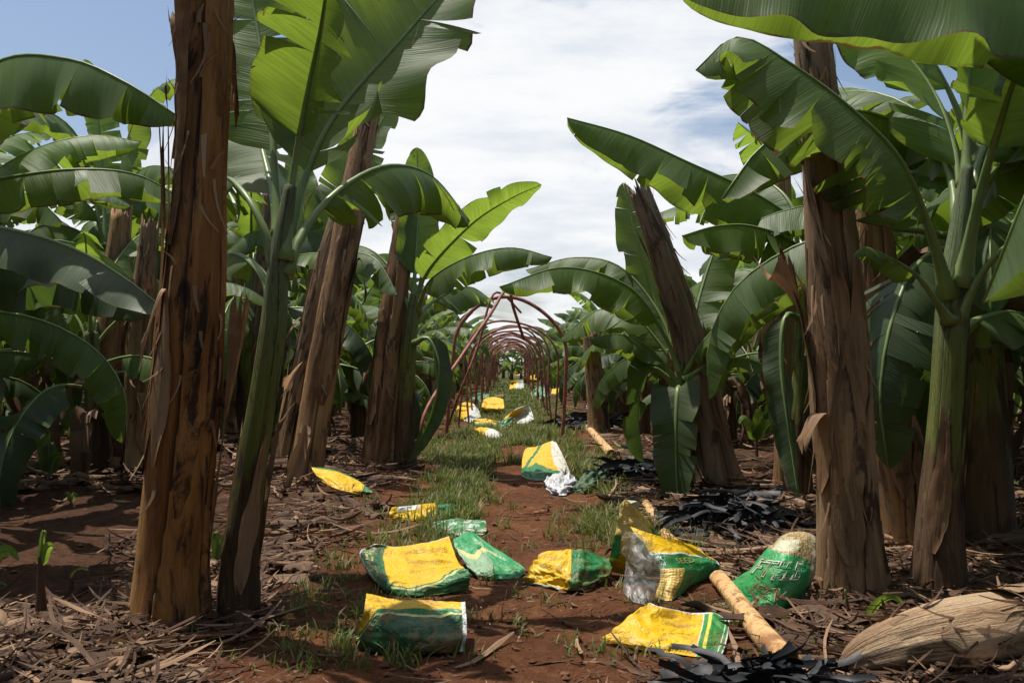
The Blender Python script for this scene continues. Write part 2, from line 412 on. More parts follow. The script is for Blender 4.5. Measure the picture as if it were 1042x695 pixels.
def sheath(md, fr, th0, wd, z0, z1, lift=.01, peel=.12, seed=0, mi=0, rag=.1, hang=False, col=None):
    """a dry leaf sheath: curved shell on the stem whose end peels away"""
    c, r, S, N, T, L = fr; rs = np.random.RandomState(seed)
    n, m = 22, 7; t = np.linspace(0, 1, n); zz = z0+(z1-z0)*t; i = np.clip(zz, 0, 1)*(len(c)-1)
    I = lambda A: np.stack([np.interp(i, np.arange(len(c)), A[:, k]) for k in range(3)], 1)
    ci, Si, Ni, Ti = I(c), I(S), I(N), I(T); ri = np.interp(i, np.arange(len(c)), r)
    vv = np.linspace(-1, 1, m)
    wid = wd*(.25+.75*np.minimum(1, t/.15))*(1-.8*t**2.2)*(1+.18*np.sin(t*11+seed)+.25*vnoise(t*14, t*0, seed))
    th = th0+.25*np.sin(t*2.2+seed)[:, None]+wid[:, None]*vv[None]
    rr = ri[:, None]*(1.02+.02*vv[None]**2)+lift+peel*(t[:, None]**3.2)*(1+.5*vv[None]*math.sin(seed))+.012*fbm(t[:, None]*5, vv[None]*2, seed, 2)
    p = ci[:, None]+rr[..., None]*(np.cos(th)[..., None]*Si[:, None]+np.sin(th)[..., None]*Ni[:, None])
    jag = vnoise(np.arange(m)*1.7, np.zeros(m), seed)*rag
    p[-1] += Ti[-1]*jag[:, None]*2; p[-2] += Ti[-1]*jag[:, None]
    if hang:                                          # the loose end flops over and hangs down
        f = np.clip((t-.62)/.38, 0, 1)[:, None, None]
        out = (np.cos(th0)*Si+np.sin(th0)*Ni)[:, None]
        p = p+f*out*.10-(f**1.3)*Ti[:, None]*abs(z1-z0)*L*.62
    uv = np.stack([t[:, None]*L*abs(z1-z0)+0*vv, (vv[None]*wd*.15+0*t[:, None])], -1)
    md.addgrid(p, mi, uv, np.broadcast_to(np.array((rs.uniform(.1, .9), .5)), uv.shape).copy(), False, rs.uniform(0, 1) if col is None else col)
def fibres(md, fr, k, seed, ln=.25):
    c, r, S, N, T, L = fr; rs = np.random.RandomState(seed)
    for _ in range(k):
        i = rs.randint(len(c)//6, len(c)-1); a = rs.uniform(0, 6.28); l = rs.uniform(.3, 1)*ln
        o = math.cos(a)*S[i]+math.sin(a)*N[i]; p0 = c[i]+o*r[i]*1.02
        t = np.linspace(0, 1, 5)[:, None]; side = np.cross(o, T[i])*rs.uniform(.004, .014)
        p = p0+o*(.05*t*rs.uniform(.2, 1))-T[i]*t*l*rs.choice([1, 1, -.5])+np.cross(o, T[i])*t**2*rs.uniform(-.09, .09)
        md.addgrid(np.stack([p-side*(1-.7*t), p+side*(1-.7*t)], 1), 0, None, None, False, rs.uniform(.1, 1))
def cut_stem(label, pts, matn='stem_dry', seed=0, nsh=5, nfib=30, k=5, group=None, saw=.15, flare=.15, hangs=1, shs=None):
    pts = [np.r_[P(a, b, d), r*.86] for a, b, d, r in pts]
    base = pts[0][:3].copy(); base[2] = float(gh(base[0], base[1]))-.03
    if pts[0][2] > base[2]+.02: pts = [np.r_[base, pts[0][3]*1.04]]+pts
    root = thing('cut_banana_stem', label, 'banana stem', base, group)
    md = MD(); fr = stem(md, pts, seed, saw, k, nt=110 if pts[0][1] < 6 else 72, flare=flare)
    if nfib: fb = MD(); fibres(fb, fr, nfib, seed); md.merge(fb, 1)
    part('pseudostem', md, [M[matn], M['sheath']], root)
    rs = np.random.RandomState(seed+50)
    for q in range(nsh):
        md = MD(); z0 = rs.uniform(0, .55); sheath(md, fr, rs.uniform(0, 6.28), rs.uniform(.25, .6), z0, min(z0+rs.uniform(.2, .5), .99), .004, rs.uniform(.01, .09), seed*31+q, hang=q < hangs)
        part('dry_sheath', md, M[matn] if q % 3 else M['sheath'], root)
    for q, a in enumerate(shs or []):
        md = MD(); sheath(md, fr, *a, seed=seed*7+q); part('dry_sheath', md, M['sheath'], root)
    return root, fr
def green_plant(label, pts, leaves, seed=0, matn='stem_green', group=None, nsh=2, r_top=None):
    pts = [np.r_[P(a, b, d), r*.86] for a, b, d, r in pts]
    base = pts[0][:3].copy(); base[2] = float(gh(base[0], base[1]))-.03
    if pts[0][2] > base[2]+.02: pts = [np.r_[base, pts[0][3]*1.05]]+pts
    root = thing('banana_plant', label, 'banana plant', base, group)
    md = MD(); fr = stem(md, pts, seed, .07, 4, cut=False, flare=.2); part('pseudostem', md, M[matn], root)
    rs = np.random.RandomState(seed+3)
    for q in range(nsh):
        md = MD(); z0 = rs.uniform(0, .3); sheath(md, fr, rs.uniform(0, 6.28), rs.uniform(.4, .8), z0, z0+rs.uniform(.2, .4), .004, .03, seed*13+q)
        part('dry_sheath', md, M['sheath'], root)
    for q, lf in enumerate(leaves):
        px = [P(*a) for a in lf['p']]; kw = {k: v for k, v in lf.items() if k != 'p'}
        kw.setdefault('seed', seed*17+q); leaf(root, px, **kw)
    return root, fr

# ------------------------------------------------------------------ ground
def build_ground():
    ys = [-12.0]
    while ys[-1] < 2.6: ys.append(ys[-1]+.4)
    while ys[-1] < 1500: ys.append(ys[-1]+max(.016, ys[-1]*.0075 if ys[-1] < 30 else ys[-1]*.05))
    xs = [0.0]
    while xs[-1] < 1200: xs.append(xs[-1]+(.028 if xs[-1] < 2.6 else .028+(xs[-1]-2.6)*.045))
    xs = np.array(xs); xs = np.r_[-xs[:0:-1], xs]; ys = np.array(ys)
    X, Y = np.meshgrid(xs, ys); Z = gh(np.clip(X, -60, 60), Y)
    fine = np.clip(1-(Y-12)/10, 0, 1)*np.clip(1-(np.abs(X)-6)/3, 0, 1)
    Z = Z+fine*(.022*fbm(X*7, Y*7, 21, 4)+.010*np.abs(fbm(X*19, Y*19, 31, 3)))
    md = MD(); md.addgrid(np.stack([X, Y, Z], -1))
    m, n = mat('red_soil'); ob = n.obj()
    a = n.noise(ob, 1.4, 6, .6); b = n.noise(ob, 14, 8, .7); c = n.noise(ob, 90, 4, .7)
    col = n.ramp(n.add(n.mul(a, .5), n.mul(b, .5)), [(.30, (.060, .022, .011)), (.5, (.17, .066, .028)), (.66, (.29, .125, .055))])
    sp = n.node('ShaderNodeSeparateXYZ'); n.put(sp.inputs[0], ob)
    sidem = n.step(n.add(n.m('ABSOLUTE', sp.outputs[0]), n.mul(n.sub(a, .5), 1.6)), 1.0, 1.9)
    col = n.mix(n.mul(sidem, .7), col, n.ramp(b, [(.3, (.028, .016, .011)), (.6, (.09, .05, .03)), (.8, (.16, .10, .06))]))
    far = n.step(sp.outputs[1], 14, 26)
    col = n.mix(n.mul(n.mul(far, n.sub(1, sidem)), n.step(b, .3, .5)), col, (.07, .085, .026))
    col = n.mix(n.mul(n.step(c, .62, .72), .5), col, (.30, .16, .09))
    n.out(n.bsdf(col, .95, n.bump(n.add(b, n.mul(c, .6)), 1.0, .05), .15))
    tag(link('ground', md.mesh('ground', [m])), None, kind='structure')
build_ground()

# ------------------------------------------------------------------ generic plants
def local_leaf(md, base, az, el, L, W, seed, lod, droop=1.0, mats=(0, 1)):
    r = np.random.RandomState(seed); a = az; n = 7; p = [np.array(base, float)]; e = el
    for i in range(n-1):
        st = L/(n-1); p.append(p[-1]+st*np.array((math.cos(a)*math.cos(e), math.sin(a)*math.cos(e), math.sin(e))))
        e -= droop*r.uniform(.22, .36)*(1+.15*i); a += r.uniform(-.06, .06)
    c = crs(p, 40); i = 8; T, S, N = frames(c)
    nn, mm = (30, 4) if lod == 0 else (13, 2)
    b = MD(); blade(b, c[i:], W, r.uniform(.35, 1.1), r.uniform(.2, .8), .3, r.randint(6, 15) if lod == 0 else 4, seed, S[i], nn, mm, mi=mats[0])
    b.merge(_rib(c, lod, mats[1])); return b
def _rib(c, lod, mi):
    m_ = MD(); rib(m_, c, .026, .004, None, mi, 5 if lod == 0 else 3, 16 if lod == 0 else 7); return m_
def proto_plant(seed, H, nl, lod):
    r = np.random.RandomState(seed); out = {}
    lean = r.uniform(-.12, .12, 2)
    sp = [(0, 0, -.05, .15), (lean[0]*.3, lean[1]*.3, H*.4, .115), (lean[0], lean[1], H, .075)]
    md = MD(); stem(md, sp, seed, .08, 4, 30 if lod == 0 else 10, 40 if lod == 0 else 8, cut=False); out['stem'] = md
    out['leaves'] = []; top = np.array((lean[0], lean[1], H))
    for q in range(nl):
        az = q*2.4+r.uniform(-.4, .4); f = q/(nl-1.0); el = .05+1.35*f+r.uniform(-.15, .15); L = r.uniform(1.9, 2.5)*(1-.15*(f > .8))
        out['leaves'].append(local_leaf(None, top-np.array((0, 0, (1-f)*.6)), az, el, L, r.uniform(.5, .66), seed*19+q, lod, 1.05-.45*f))
    for q in range(4):
        a = r.uniform(0, 6.28); b0 = top-np.array((0, 0, .55+.1*q)); d = np.array((math.cos(a), math.sin(a), 0)); ln_ = r.uniform(.7, 1.2)
        b = MD(); blade(b, [b0+d*.05, b0+d*.28-np.array((0, 0, .05)), b0+d*.36-np.array((0, 0, ln_*.5)), b0+d*.26-np.array((0, 0, ln_))], r.uniform(.20, .34), .5, .25, .7, 5, seed*7+q, (-d[1], d[0], 0), 18 if lod == 0 else 9, 4 if lod == 0 else 2, mi=0)
        b.col = [np.full(len(c_), r.uniform(.2, .7)) for c_ in b.col]; out.setdefault('dead', []).append(b)
    return out
LM = [M['leaf'], M['midrib']]; LY = [M['leaf_young'], M['midrib']]; LD = [M['leaf_dark'], M['midrib']]
near_protos = []; far_protos = []
spec = [(2.1, 11), (1.7, 10), (2.3, 11), (1.5, 10), (2.0, 12), (1.85, 10)]
for i, (H, nl) in enumerate(spec):
    p = proto_plant(100+i, H, nl, 0); rr_ = np.random.RandomState(i)
    near_protos.append((p['stem'].mesh('pseudostem', [M['stem_green']]), [l.mesh('leaf', (LD if q < 2 else LY if q >= nl-2 else LM)) for q, l in enumerate(p['leaves'])], [l.mesh('dead_leaf', [M['dry_leaf']]) for l in p['dead']]))
    p = proto_plant(100+i, H, nl, 1); md = MD(); md.merge(p['stem'], 2)
    for l in p['leaves']: md.merge(l)
    for l in p['dead']: md.merge(l, 3)
    far_protos.append(md.mesh('banana_plant', [M['leaf'], M['midrib'], M['stem_green'], M['dry_leaf']]))
def proto_cut(seed, H, lod):
    r = np.random.RandomState(seed); l = r.uniform(-.35, .35, 2)
    md = MD(); fr = stem(md, [(0, 0, -.08, .19), (l[0]*.4, l[1]*.4, H*.5, .155), (l[0], l[1], H, .10)], seed, .12, 5, 34 if lod == 0 else 12, 44 if lod == 0 else 9)
    s = MD()
    for q in range(4 if lod == 0 else 2):
        z0 = r.uniform(0, .5); sheath(s, fr, r.uniform(0, 6.28), .6, z0, z0+.4, .01, .05, seed+q, hang=q == 0)
    return md, s
near_cut = []; far_cut = []
for i in range(5):
    H = (2.3, 1.7, 2.7, 1.3, 2.0)[i]; mm = [M['stem_dry'], M['stem_grey'], M['stem_tan'], M['stem_dry'], M['stem_orange']][i]
    a, b = proto_cut(300+i, H, 0); near_cut.append((a.mesh('pseudostem', [mm]), b.mesh('dry_sheath', [M['sheath']])))
    a, b = proto_cut(300+i, H, 1); a.merge(b, 1); far_cut.append(a.mesh('cut_banana_stem', [mm, M['sheath']]))
RWORD = ['the row beside the tunnel', 'the second row from the path', 'the third row from the path', 'the fourth row from the path', 'the fifth row from the path', 'the outer rows far from the path']
def row_label(x, y, what):
    k = min(range(6), key=lambda i: abs(abs(x)-[1.6, 4.2, 6.8, 9.5, 12.5, 18][i])); s = 'left' if x < 0 else 'right'
    d = 'near' if y < 14 else 'middle distance' if y < 28 else 'far' if y < 44 else 'farthest'
    return f'{what} in {RWORD[k]}, {s} side, {d}', f'{what}s, {s} side, {RWORD[k]}, {d}'
def place_plant(x, y, i, rz, s, label=None, near=None):
    near = (y < 23) if near is None else near; z = float(gh(x, y))
    l, g = row_label(x, y, 'leafy green banana plant')
    if near:
        root = thing('banana_plant', label or l, 'banana plant', (x, y, z), g if y > 8 else None)
        root.rotation_euler[2] = rz; root.scale = (s, s, s); st, lv, dd = near_protos[i]
        link('pseudostem', st, root)
        for me in lv: link('leaf', me, root)
        for me in dd: link('dead_leaf', me, root)
    else:
        root = link('banana_plant', far_protos[i], None, (x, y, z)); root.rotation_euler[2] = rz; root.scale = (s, s, s)
        tag(root, label or l, 'banana plant', g)
    return root
YM = []
for i_ in range(3):
    r_ = np.random.RandomState(400+i_); sm_ = MD(); stem(sm_, [(0, 0, -.05, .05), (.02, 0, .3, .04), (.03, .02, .62, .025)], 400+i_, .06, 3, 16, 14, cut=False)
    YM.append((sm_.mesh('pseudostem', [M['stem_green']]), [local_leaf(None, np.array((.02, 0, .35+.05*q)), q*2.4+i_, .5+.2*q, r_.uniform(.9, 1.5), r_.uniform(.26, .38), 410+i_*9+q, 1, 1.0).mesh('leaf', LY if q > 3 else LM) for q in range(5)]))
def young(x, y, i, rz, s):
    z = float(gh(x, y)); root = thing('banana_sucker', 'x', 'banana shoot', (x, y, z), 'low suckers among the background rows'); root.rotation_euler[2] = rz; root.scale = (s, s, s)
    link('pseudostem', YM[i][0], root)
    for me in YM[i][1]: link('leaf', me, root)
    return root
def place_cut(x, y, i, rz, s):
    z = float(gh(x, y)); l, g = row_label(x, y, 'dry brown cut banana stem')
    if y < 21:
        root = thing('cut_banana_stem', l, 'banana stem', (x, y, z), g); a, b = near_cut[i]; link('pseudostem', a, root); link('dry_sheath', b, root)
    else:
        root = tag(link('cut_banana_stem', far_cut[i], None, (x, y, z)), l, 'banana stem', g)
    root.rotation_euler[2] = rz; root.scale = (s, s, s); return root
ORD = ['first', 'second', 'third', 'fourth', 'fifth', 'sixth', 'seventh', 'eighth', 'ninth', 'tenth', 'eleventh', 'twelfth', 'thirteenth', 'fourteenth', 'fifteenth', 'sixteenth', 'seventeenth', 'eighteenth', 'nineteenth', 'twentieth']
ORD += ['twenty-'+o for o in ORD[:9]]+['thirtieth']+['thirty-'+o for o in ORD[:9]]
rp = random.Random(5)
rows = [(2.15, 13.6, 66, 2.0), (4.1, 8.2, 56, 1.95), (6.0, 9.4, 54, 2.1), (8.0, 12.5, 54, 2.4), (10.2, 16, 54, 2.7), (13, 21, 56, 3.3), (17, 28, 58, 4.0)]
cnt = 0
for ri, (rx, y0, y1, st) in enumerate(rows):
    for sgn in (-1, 1):
        y = y0+rp.uniform(0, 1); side = 'left' if sgn < 0 else 'right'; ia = ib = ic = 0
        while y < y1:
            x = sgn*(rx+rp.uniform(-.3, .3)); i = rp.randrange(6); s = rp.uniform(.85, 1.12)
            if ri == 0: s *= .84; x = sgn*(rx+rp.uniform(-.1, .25))
            place_plant(x, y, i, rp.uniform(0, 6.28), s, f'{ORD[ia]} banana plant from the camera in the {ORD[ri]} row {side} of the tunnel'); ia += 1; cnt += 1
            if rp.random() < (.85 if y < 24 else .3):
                o = place_cut(x+rp.uniform(-.5, .5) if ri else x+sgn*rp.uniform(0, .4), y+rp.uniform(.5, 1.1), rp.randrange(5), rp.uniform(0, 6.28), rp.uniform(.8, 1.15))
                o['label'] = f'{ORD[ib]} dry cut stem from the camera in the {ORD[ri]} row {side} of the tunnel'; ib += 1
            if y < 34 and rp.random() < .62:
                root = young(sgn*(rx+rp.uniform(.5, 1.5)), y+rp.uniform(-1, 1), rp.randrange(3), rp.uniform(0, 6.28), rp.uniform(.7, 1.3))
                root['label'] = f'{ORD[ic]} low leafy sucker from the camera beside the {ORD[ri]} row {side} of the tunnel'; ic += 1
            y += st*rp.uniform(.85, 1.15)
for j in range(13):
    place_plant(-3.6+j*.6, (58, 61, 64)[j % 3]+rp.uniform(0, 1), rp.randrange(6), rp.uniform(0, 6.28), .62+.12*(j % 3), f'{ORD[j]} banana plant from the left closing the far end of the tunnel')
for j, (x, y, i, rz, s) in enumerate([(-4.7, 2.3, 2, .9, 1.1), (4.7, 2.4, 4, 2.9, 1.1), (-2.3, -.3, 5, 1.7, 1.1), (2.2, .3, 0, 5.0, 1.1)]):  # unseen plants added around the camera to deepen the foreground shade
    place_plant(x, y, i, rz, s, 'leafy green banana plant outside the frame, '+['nearest on the left', 'nearest on the right', 'at the left elbow of the photographer', 'at the right elbow of the photographer'][j], True)
fill = [(-4.5, 7.2, 4, 1.5, 1.0, 'large banana plant just inside the left frame edge, left of the thick near stem'), (-5.6, 8.9, 0, 2.2, 1.1, 'large banana plant behind the bare soil at far left'), (-3.1, 10.9, 4, 3.9, 1.0, 'banana plant behind the litter mound at left'),
        (-6.6, 9.8, 5, 1.0, 1.15, 'banana plant at the far left behind the litter mound'), (-4.9, 12.6, 2, 5.1, 1.1, 'banana plant between the litter mound and the back rows'), (-2.7, 13.2, 1, .2, 1.0, 'banana plant showing between the two leaning left stems'),
        (3.5, 7.2, 4, 1.3, 1.1, 'large banana plant right of the speckled green stem'), (5.0, 7.0, 2, 3.3, 1.15, 'large banana plant at the right frame edge'), (3.1, 9.9, 0, 5.0, 1.05, 'banana plant behind the massive right stem'),
        (4.9, 10.6, 5, 2.4, 1.1, 'banana plant behind the speckled green stem, mid distance'), (6.9, 9.2, 2, .8, 1.2, 'banana plant at the far right in mid distance'), (2.9, 12.6, 3, 4.4, 1.0, 'banana plant to the right of the leaning grey stem, mid distance'),
        (3.0, 5.9, 0, 4.0, 1.2, 'tall banana plant whose crown fills the top right corner'), (-3.4, 1.9, 2, 1.6, 1.3, 'tall banana plant just left of the photographer shading the foreground')]
for x, y, i, rz, s, lb in fill: place_plant(x, y, i, rz, s, lb, True)
# plants beside and behind the photographer that shade the foreground
for j, (x, y, i, rz, s) in enumerate([(-3.2, 1.6, 0, .5, 1.1), (-4.4, 4.4, 4, 2.0, 1.1), (3.4, 1.2, 2, 1.2, 1.1), (4.6, 4.6, 5, .2, 1.1), (-1.9, -1.2, 1, 2.2, 1.1), (2.0, -1.4, 3, 4.0, 1.1), (-6.5, 6.8, 2, 1, 1), (6.6, 7.4, 0, 3, 1)]):
    place_plant(x, y, i, rz, s, ['leafy green banana plant beside the photographer, left', 'leafy green banana plant just past the left edge of the frame', 'leafy green banana plant beside the photographer, right', 'leafy green banana plant just past the right edge of the frame', 'leafy green banana plant behind the photographer, left', 'leafy green banana plant behind the photographer, right', 'leafy green banana plant at the far left in the second row', 'leafy green banana plant at the far right in the second row'][j], True)

# ------------------------------------------------------------------ foreground stems and plants, left
cut_stem('thick orange-brown dry stem rising out of the frame at near left', [(172, 640, 4.25, .205), (177, 560, 4.25, .178), (190, 400, 4.2, .172), (203, 200, 4.15, .130), (212, 0, 4.1, .118), (219, -150, 4.0, .11)],
         'stem_orange', 4, 7, 90, 4, hangs=2, saw=.17, flare=.1, shs=[(4.0, .3, .35, .60, .01, .06), (5.2, .25, .45, .72, .01, .07), (3.4, .25, .62, .82, .01, .08), (4.6, .2, .0, .3, .01, .03), (3.2, .2, .30, .47, .01, .09)])
L = lambda p, **k: dict(p=p, **k)
green_plant('green banana plant leaning right beside the thick near left stem', [(243, 640, 4.4, .118), (243, 580, 4.4, .108), (254, 490, 4.4, .090), (268, 400, 4.4, .075), (278, 330, 4.4, .070), (284, 262, 4.4, .056), (296, 190, 4.4, .035)], [
    L([(288, 265, 4.4), (300, 170, 4.4), (314, 90, 4.3), (326, 30, 4.15), (336, -40, 3.9)], W=.62, pet=.42, fold=.35, curl=.5, tears=3, seed=5, r0=.033, side0=(-1, .25, 0)),
    L([(290, 262, 4.5), (308, 190, 4.6), (340, 120, 4.7), (400, 50, 4.8), (470, -25, 4.9), (530, -60, 5.0)], W=.86, pet=.22, fold=.25, curl=.4, tears=4, seed=6, side0=(-.6, .3, .7)),
    L([(288, 280, 4.4), (308, 235, 4.5), (345, 192, 4.7), (395, 168, 5.0), (440, 180, 5.5), (478, 225, 6.0)], W=.62, pet=.22, fold=.75, curl=.8, tears=5, seed=7),
    L([(282, 275, 4.4), (268, 230, 4.4), (248, 195, 4.5), (225, 180, 4.8), (195, 205, 5.2)], W=.5, pet=.45, fold=.9, curl=.6, tears=3, seed=9, r0=.028),
    L([(284, 250, 4.5), (276, 130, 4.7), (262, 30, 4.9), (245, -60, 5.0)], W=.62, pet=.3, fold=.15, curl=.3, tears=2, seed=10, side0=(1, .2, 0)),
    L([(280, 300, 4.4), (262, 272, 4.5), (240, 258, 4.7), (215, 262, 5.1)], W=.32, pet=.3, fold=.7, curl=.6, tears=1, seed=12),
    L([(286, 240, 4.5), (272, 170, 4.9), (255, 120, 5.3), (225, 90, 5.8)], W=.55, pet=.2, fold=.5, curl=.4, tears=4, seed=13),
], seed=2, nsh=3)
cut_stem('leaning grey-brown dry stem with ragged top, left of the path', [(308, 500, 8.7, .20), (318, 430, 8.8, .175), (336, 330, 8.9, .165), (356, 215, 9.0, .155), (374, 120, 9.1, .125)], 'stem_dry', 12, 7, 50, 5, hangs=3, flare=.3)
cut_stem('slim dry stem crossing behind the ragged leaning stem', [(288, 468, 9.7, .14), (306, 380, 9.8, .12), (330, 270, 9.9, .11), (352, 195, 10, .09)], 'stem_tan', 13, 4, 30)
cut_stem('dark brown dry stem next to the leaning hoop, left of the path', [(384, 478, 10.2, .20), (390, 410, 10.2, .185), (401, 310, 10.3, .17), (413, 218, 10.4, .13)], 'stem_dry', 14, 5, 40, hangs=1)
cut_stem('broad grey dry stem behind the green leaning plant', [(222, 440, 12, .27), (232, 370, 12, .24), (246, 285, 12, .20)], 'stem_grey', 15, 5, 30)
cut_stem('dry stem with frayed brown top just left of the thick near stem', [(140, 440, 8.8, .15), (142, 350, 8.8, .14), (152, 235, 8.8, .10)], 'stem_tan', 16, 5, 30, hangs=1)
cut_stem('short cut stem top showing between the near left stem and green plant', [(262, 440, 11, .16), (268, 300, 11, .14), (275, 200, 11, .11)], 'stem_grey', 17, 4, 25)
green_plant('green banana plant standing just behind the ragged leaning stem', [(298, 462, 10.6, .14), (305, 380, 10.6, .12), (318, 300, 10.6, .07)], [
    L([(318, 305, 10.6), (330, 240, 10.7), (362, 165, 10.8), (406, 97, 10.9)], W=.66, pet=.15, fold=-.1, curl=.4, tears=3, seed=308, side0=(-.8, .2, .6)),
    L([(318, 305, 10.6), (300, 250, 10.6), (260, 235, 10.5), (225, 262, 10.4)], W=.6, pet=.2, fold=.7, tears=5, seed=309),
    L([(318, 305, 10.6), (345, 262, 10.4), (380, 262, 10.0), (405, 300, 9.7)], W=.56, pet=.2, fold=.7, tears=5, seed=310),
    L([(318, 305, 10.6), (310, 220, 10.8), (300, 150, 11)], W=.5, pet=.2, fold=.1, tears=2, seed=311, matn='leaf_young', side0=(-1, 0, 0))], seed=307)
green_plant('green banana plant with bright raised leaf beside the dark stem', [(412, 478, 10.2, .14), (412, 420, 10.2, .12), (416, 350, 10.2, .10), (424, 300, 10.2, .07)], [
    L([(424, 312, 10.2), (436, 275, 10.1), (480, 228, 9.9), (520, 202, 9.8), (551, 188, 9.7)], W=.52, pet=.16, fold=-.25, curl=.5, tears=2, seed=20, matn='leaf_young', side0=(.5, .6, -.6)),
    L([(424, 318, 10.2), (438, 285, 9.9), (475, 262, 9.5), (520, 252, 9.2), (562, 262, 9.0)], W=.62, pet=.16, fold=.85, curl=.5, tears=3, seed=21),
    L([(420, 310, 10.2), (424, 250, 10.3), (426, 200, 10.4), (424, 150, 10.4)], W=.5, pet=.2, fold=-.3, curl=.3, tears=1, seed=22, matn='leaf_young', side0=(1, .3, 0)),
    L([(422, 350, 10.1), (436, 345, 10), (446, 372, 9.9), (440, 420, 9.8), (415, 470, 9.7)], W=.30, pet=.12, fold=.5, curl=.4, tears=1, seed=23, matn='leaf_dark', side0=(.4, .9, 0)),
    L([(420, 320, 10.2), (395, 270, 10.4), (365, 250, 10.6), (330, 262, 10.8)], W=.6, pet=.2, fold=.8, curl=.5, tears=3, seed=24),
    L([(424, 312, 10.2), (430, 262, 10.5), (412, 200, 10.9), (385, 180, 11.2), (355, 190, 11.5)], W=.6, pet=.2, fold=.5, curl=.5, tears=4, seed=25),
    L([(424, 320, 10.2), (450, 300, 10.6), (478, 292, 11.2), (500, 305, 11.8)], W=.6, pet=.2, fold=.7, curl=.5, tears=3, seed=26),
], seed=21)
green_plant('slender dark banana plant standing in the litter at far left', [(120, 432, 11, .115), (115, 350, 11, .10), (108, 260, 11, .07)], [
    L([(108, 265, 11), (95, 215, 10.8), (55, 190, 10.2), (10, 205, 9.8), (-30, 250, 9.5)], W=.62, pet=.2, fold=.8, curl=.5, seed=30),
    L([(108, 262, 11), (120, 200, 11), (150, 170, 10.6), (190, 175, 10.2)], W=.6, pet=.2, fold=.8, curl=.5, seed=31),
    L([(108, 262, 11), (104, 180, 11.2), (98, 110, 11.3), (85, 60, 11.3)], W=.55, pet=.25, fold=.3, curl=.4, seed=32, matn='leaf_young', side0=(1, 0, 0)),
    L([(108, 265, 11), (80, 235, 10.8), (40, 230, 10.4), (5, 262, 10)], W=.62, pet=.2, fold=.9, curl=.5, seed=33),
    L([(108, 262, 11), (130, 140, 11), (160, 90, 11), (200, 75, 11)], W=.6, pet=.25, fold=.5, curl=.5, seed=34),
    L([(108, 270, 11), (130, 262, 10.6), (160, 285, 10.1), (180, 330, 9.8)], W=.6, pet=.2, fold=.7, curl=.5, seed=35),
    L([(108, 262, 11), (85, 150, 11), (40, 110, 10.8), (-20, 115, 10.5)], W=.62, pet=.25, fold=.7, curl=.5, seed=36),
], seed=31)
green_plant('banana plant at the left edge with broad dark leaves reaching in', [(-60, 560, 5.9, .14), (-65, 380, 5.9, .11), (-75, 220, 5.9, .07)], [
    L([(-75, 225, 5.9), (-60, 120, 5.6), (0, 62, 5.2), (70, 60, 4.9), (130, 85, 4.75), (186, 122, 4.7)], W=.74, pet=.2, fold=1.0, curl=.35, tears=5, seed=40, matn='leaf', n=60),
    L([(-75, 225, 5.9), (-50, 195, 5.8), (10, 180, 5.7), (80, 172, 5.7), (140, 178, 5.8), (190, 205, 5.9)], W=.52, pet=.2, fold=.75, curl=.5, tears=4, seed=41),
    L([(-75, 240, 5.9), (-50, 225, 5.6), (20, 235, 5.2), (80, 255, 4.9), (130, 285, 4.7), (176, 322, 4.6)], W=.56, pet=.15, fold=.65, curl=.35, tears=1, seed=42, matn='leaf_dark'),
    L([(-75, 250, 5.9), (-40, 262, 5.8), (20, 275, 5.8), (90, 285, 5.8), (150, 320, 5.9)], W=.6, pet=.15, fold=.8, curl=.4, tears=4, seed=43, matn='leaf_dark'),
    L([(-75, 225, 5.9), (-80, 80, 5.9), (-60, -30, 5.8), (-10, -90, 5.7)], W=.6, pet=.25, fold=.5, curl=.4, seed=44, matn='leaf_young'),
    L([(-75, 235, 5.9), (-130, 150, 6.2), (-220, 130, 6.4), (-320, 200, 6.5)], W=.6, pet=.2, fold=.8, curl=.4, seed=45),
    L([(-75, 230, 5.9), (-60, 160, 6.3), (-20, 110, 7.0), (40, 110, 7.8), (90, 150, 8.4)], W=.6, pet=.2, fold=.7, curl=.4, seed=46),
], seed=41)

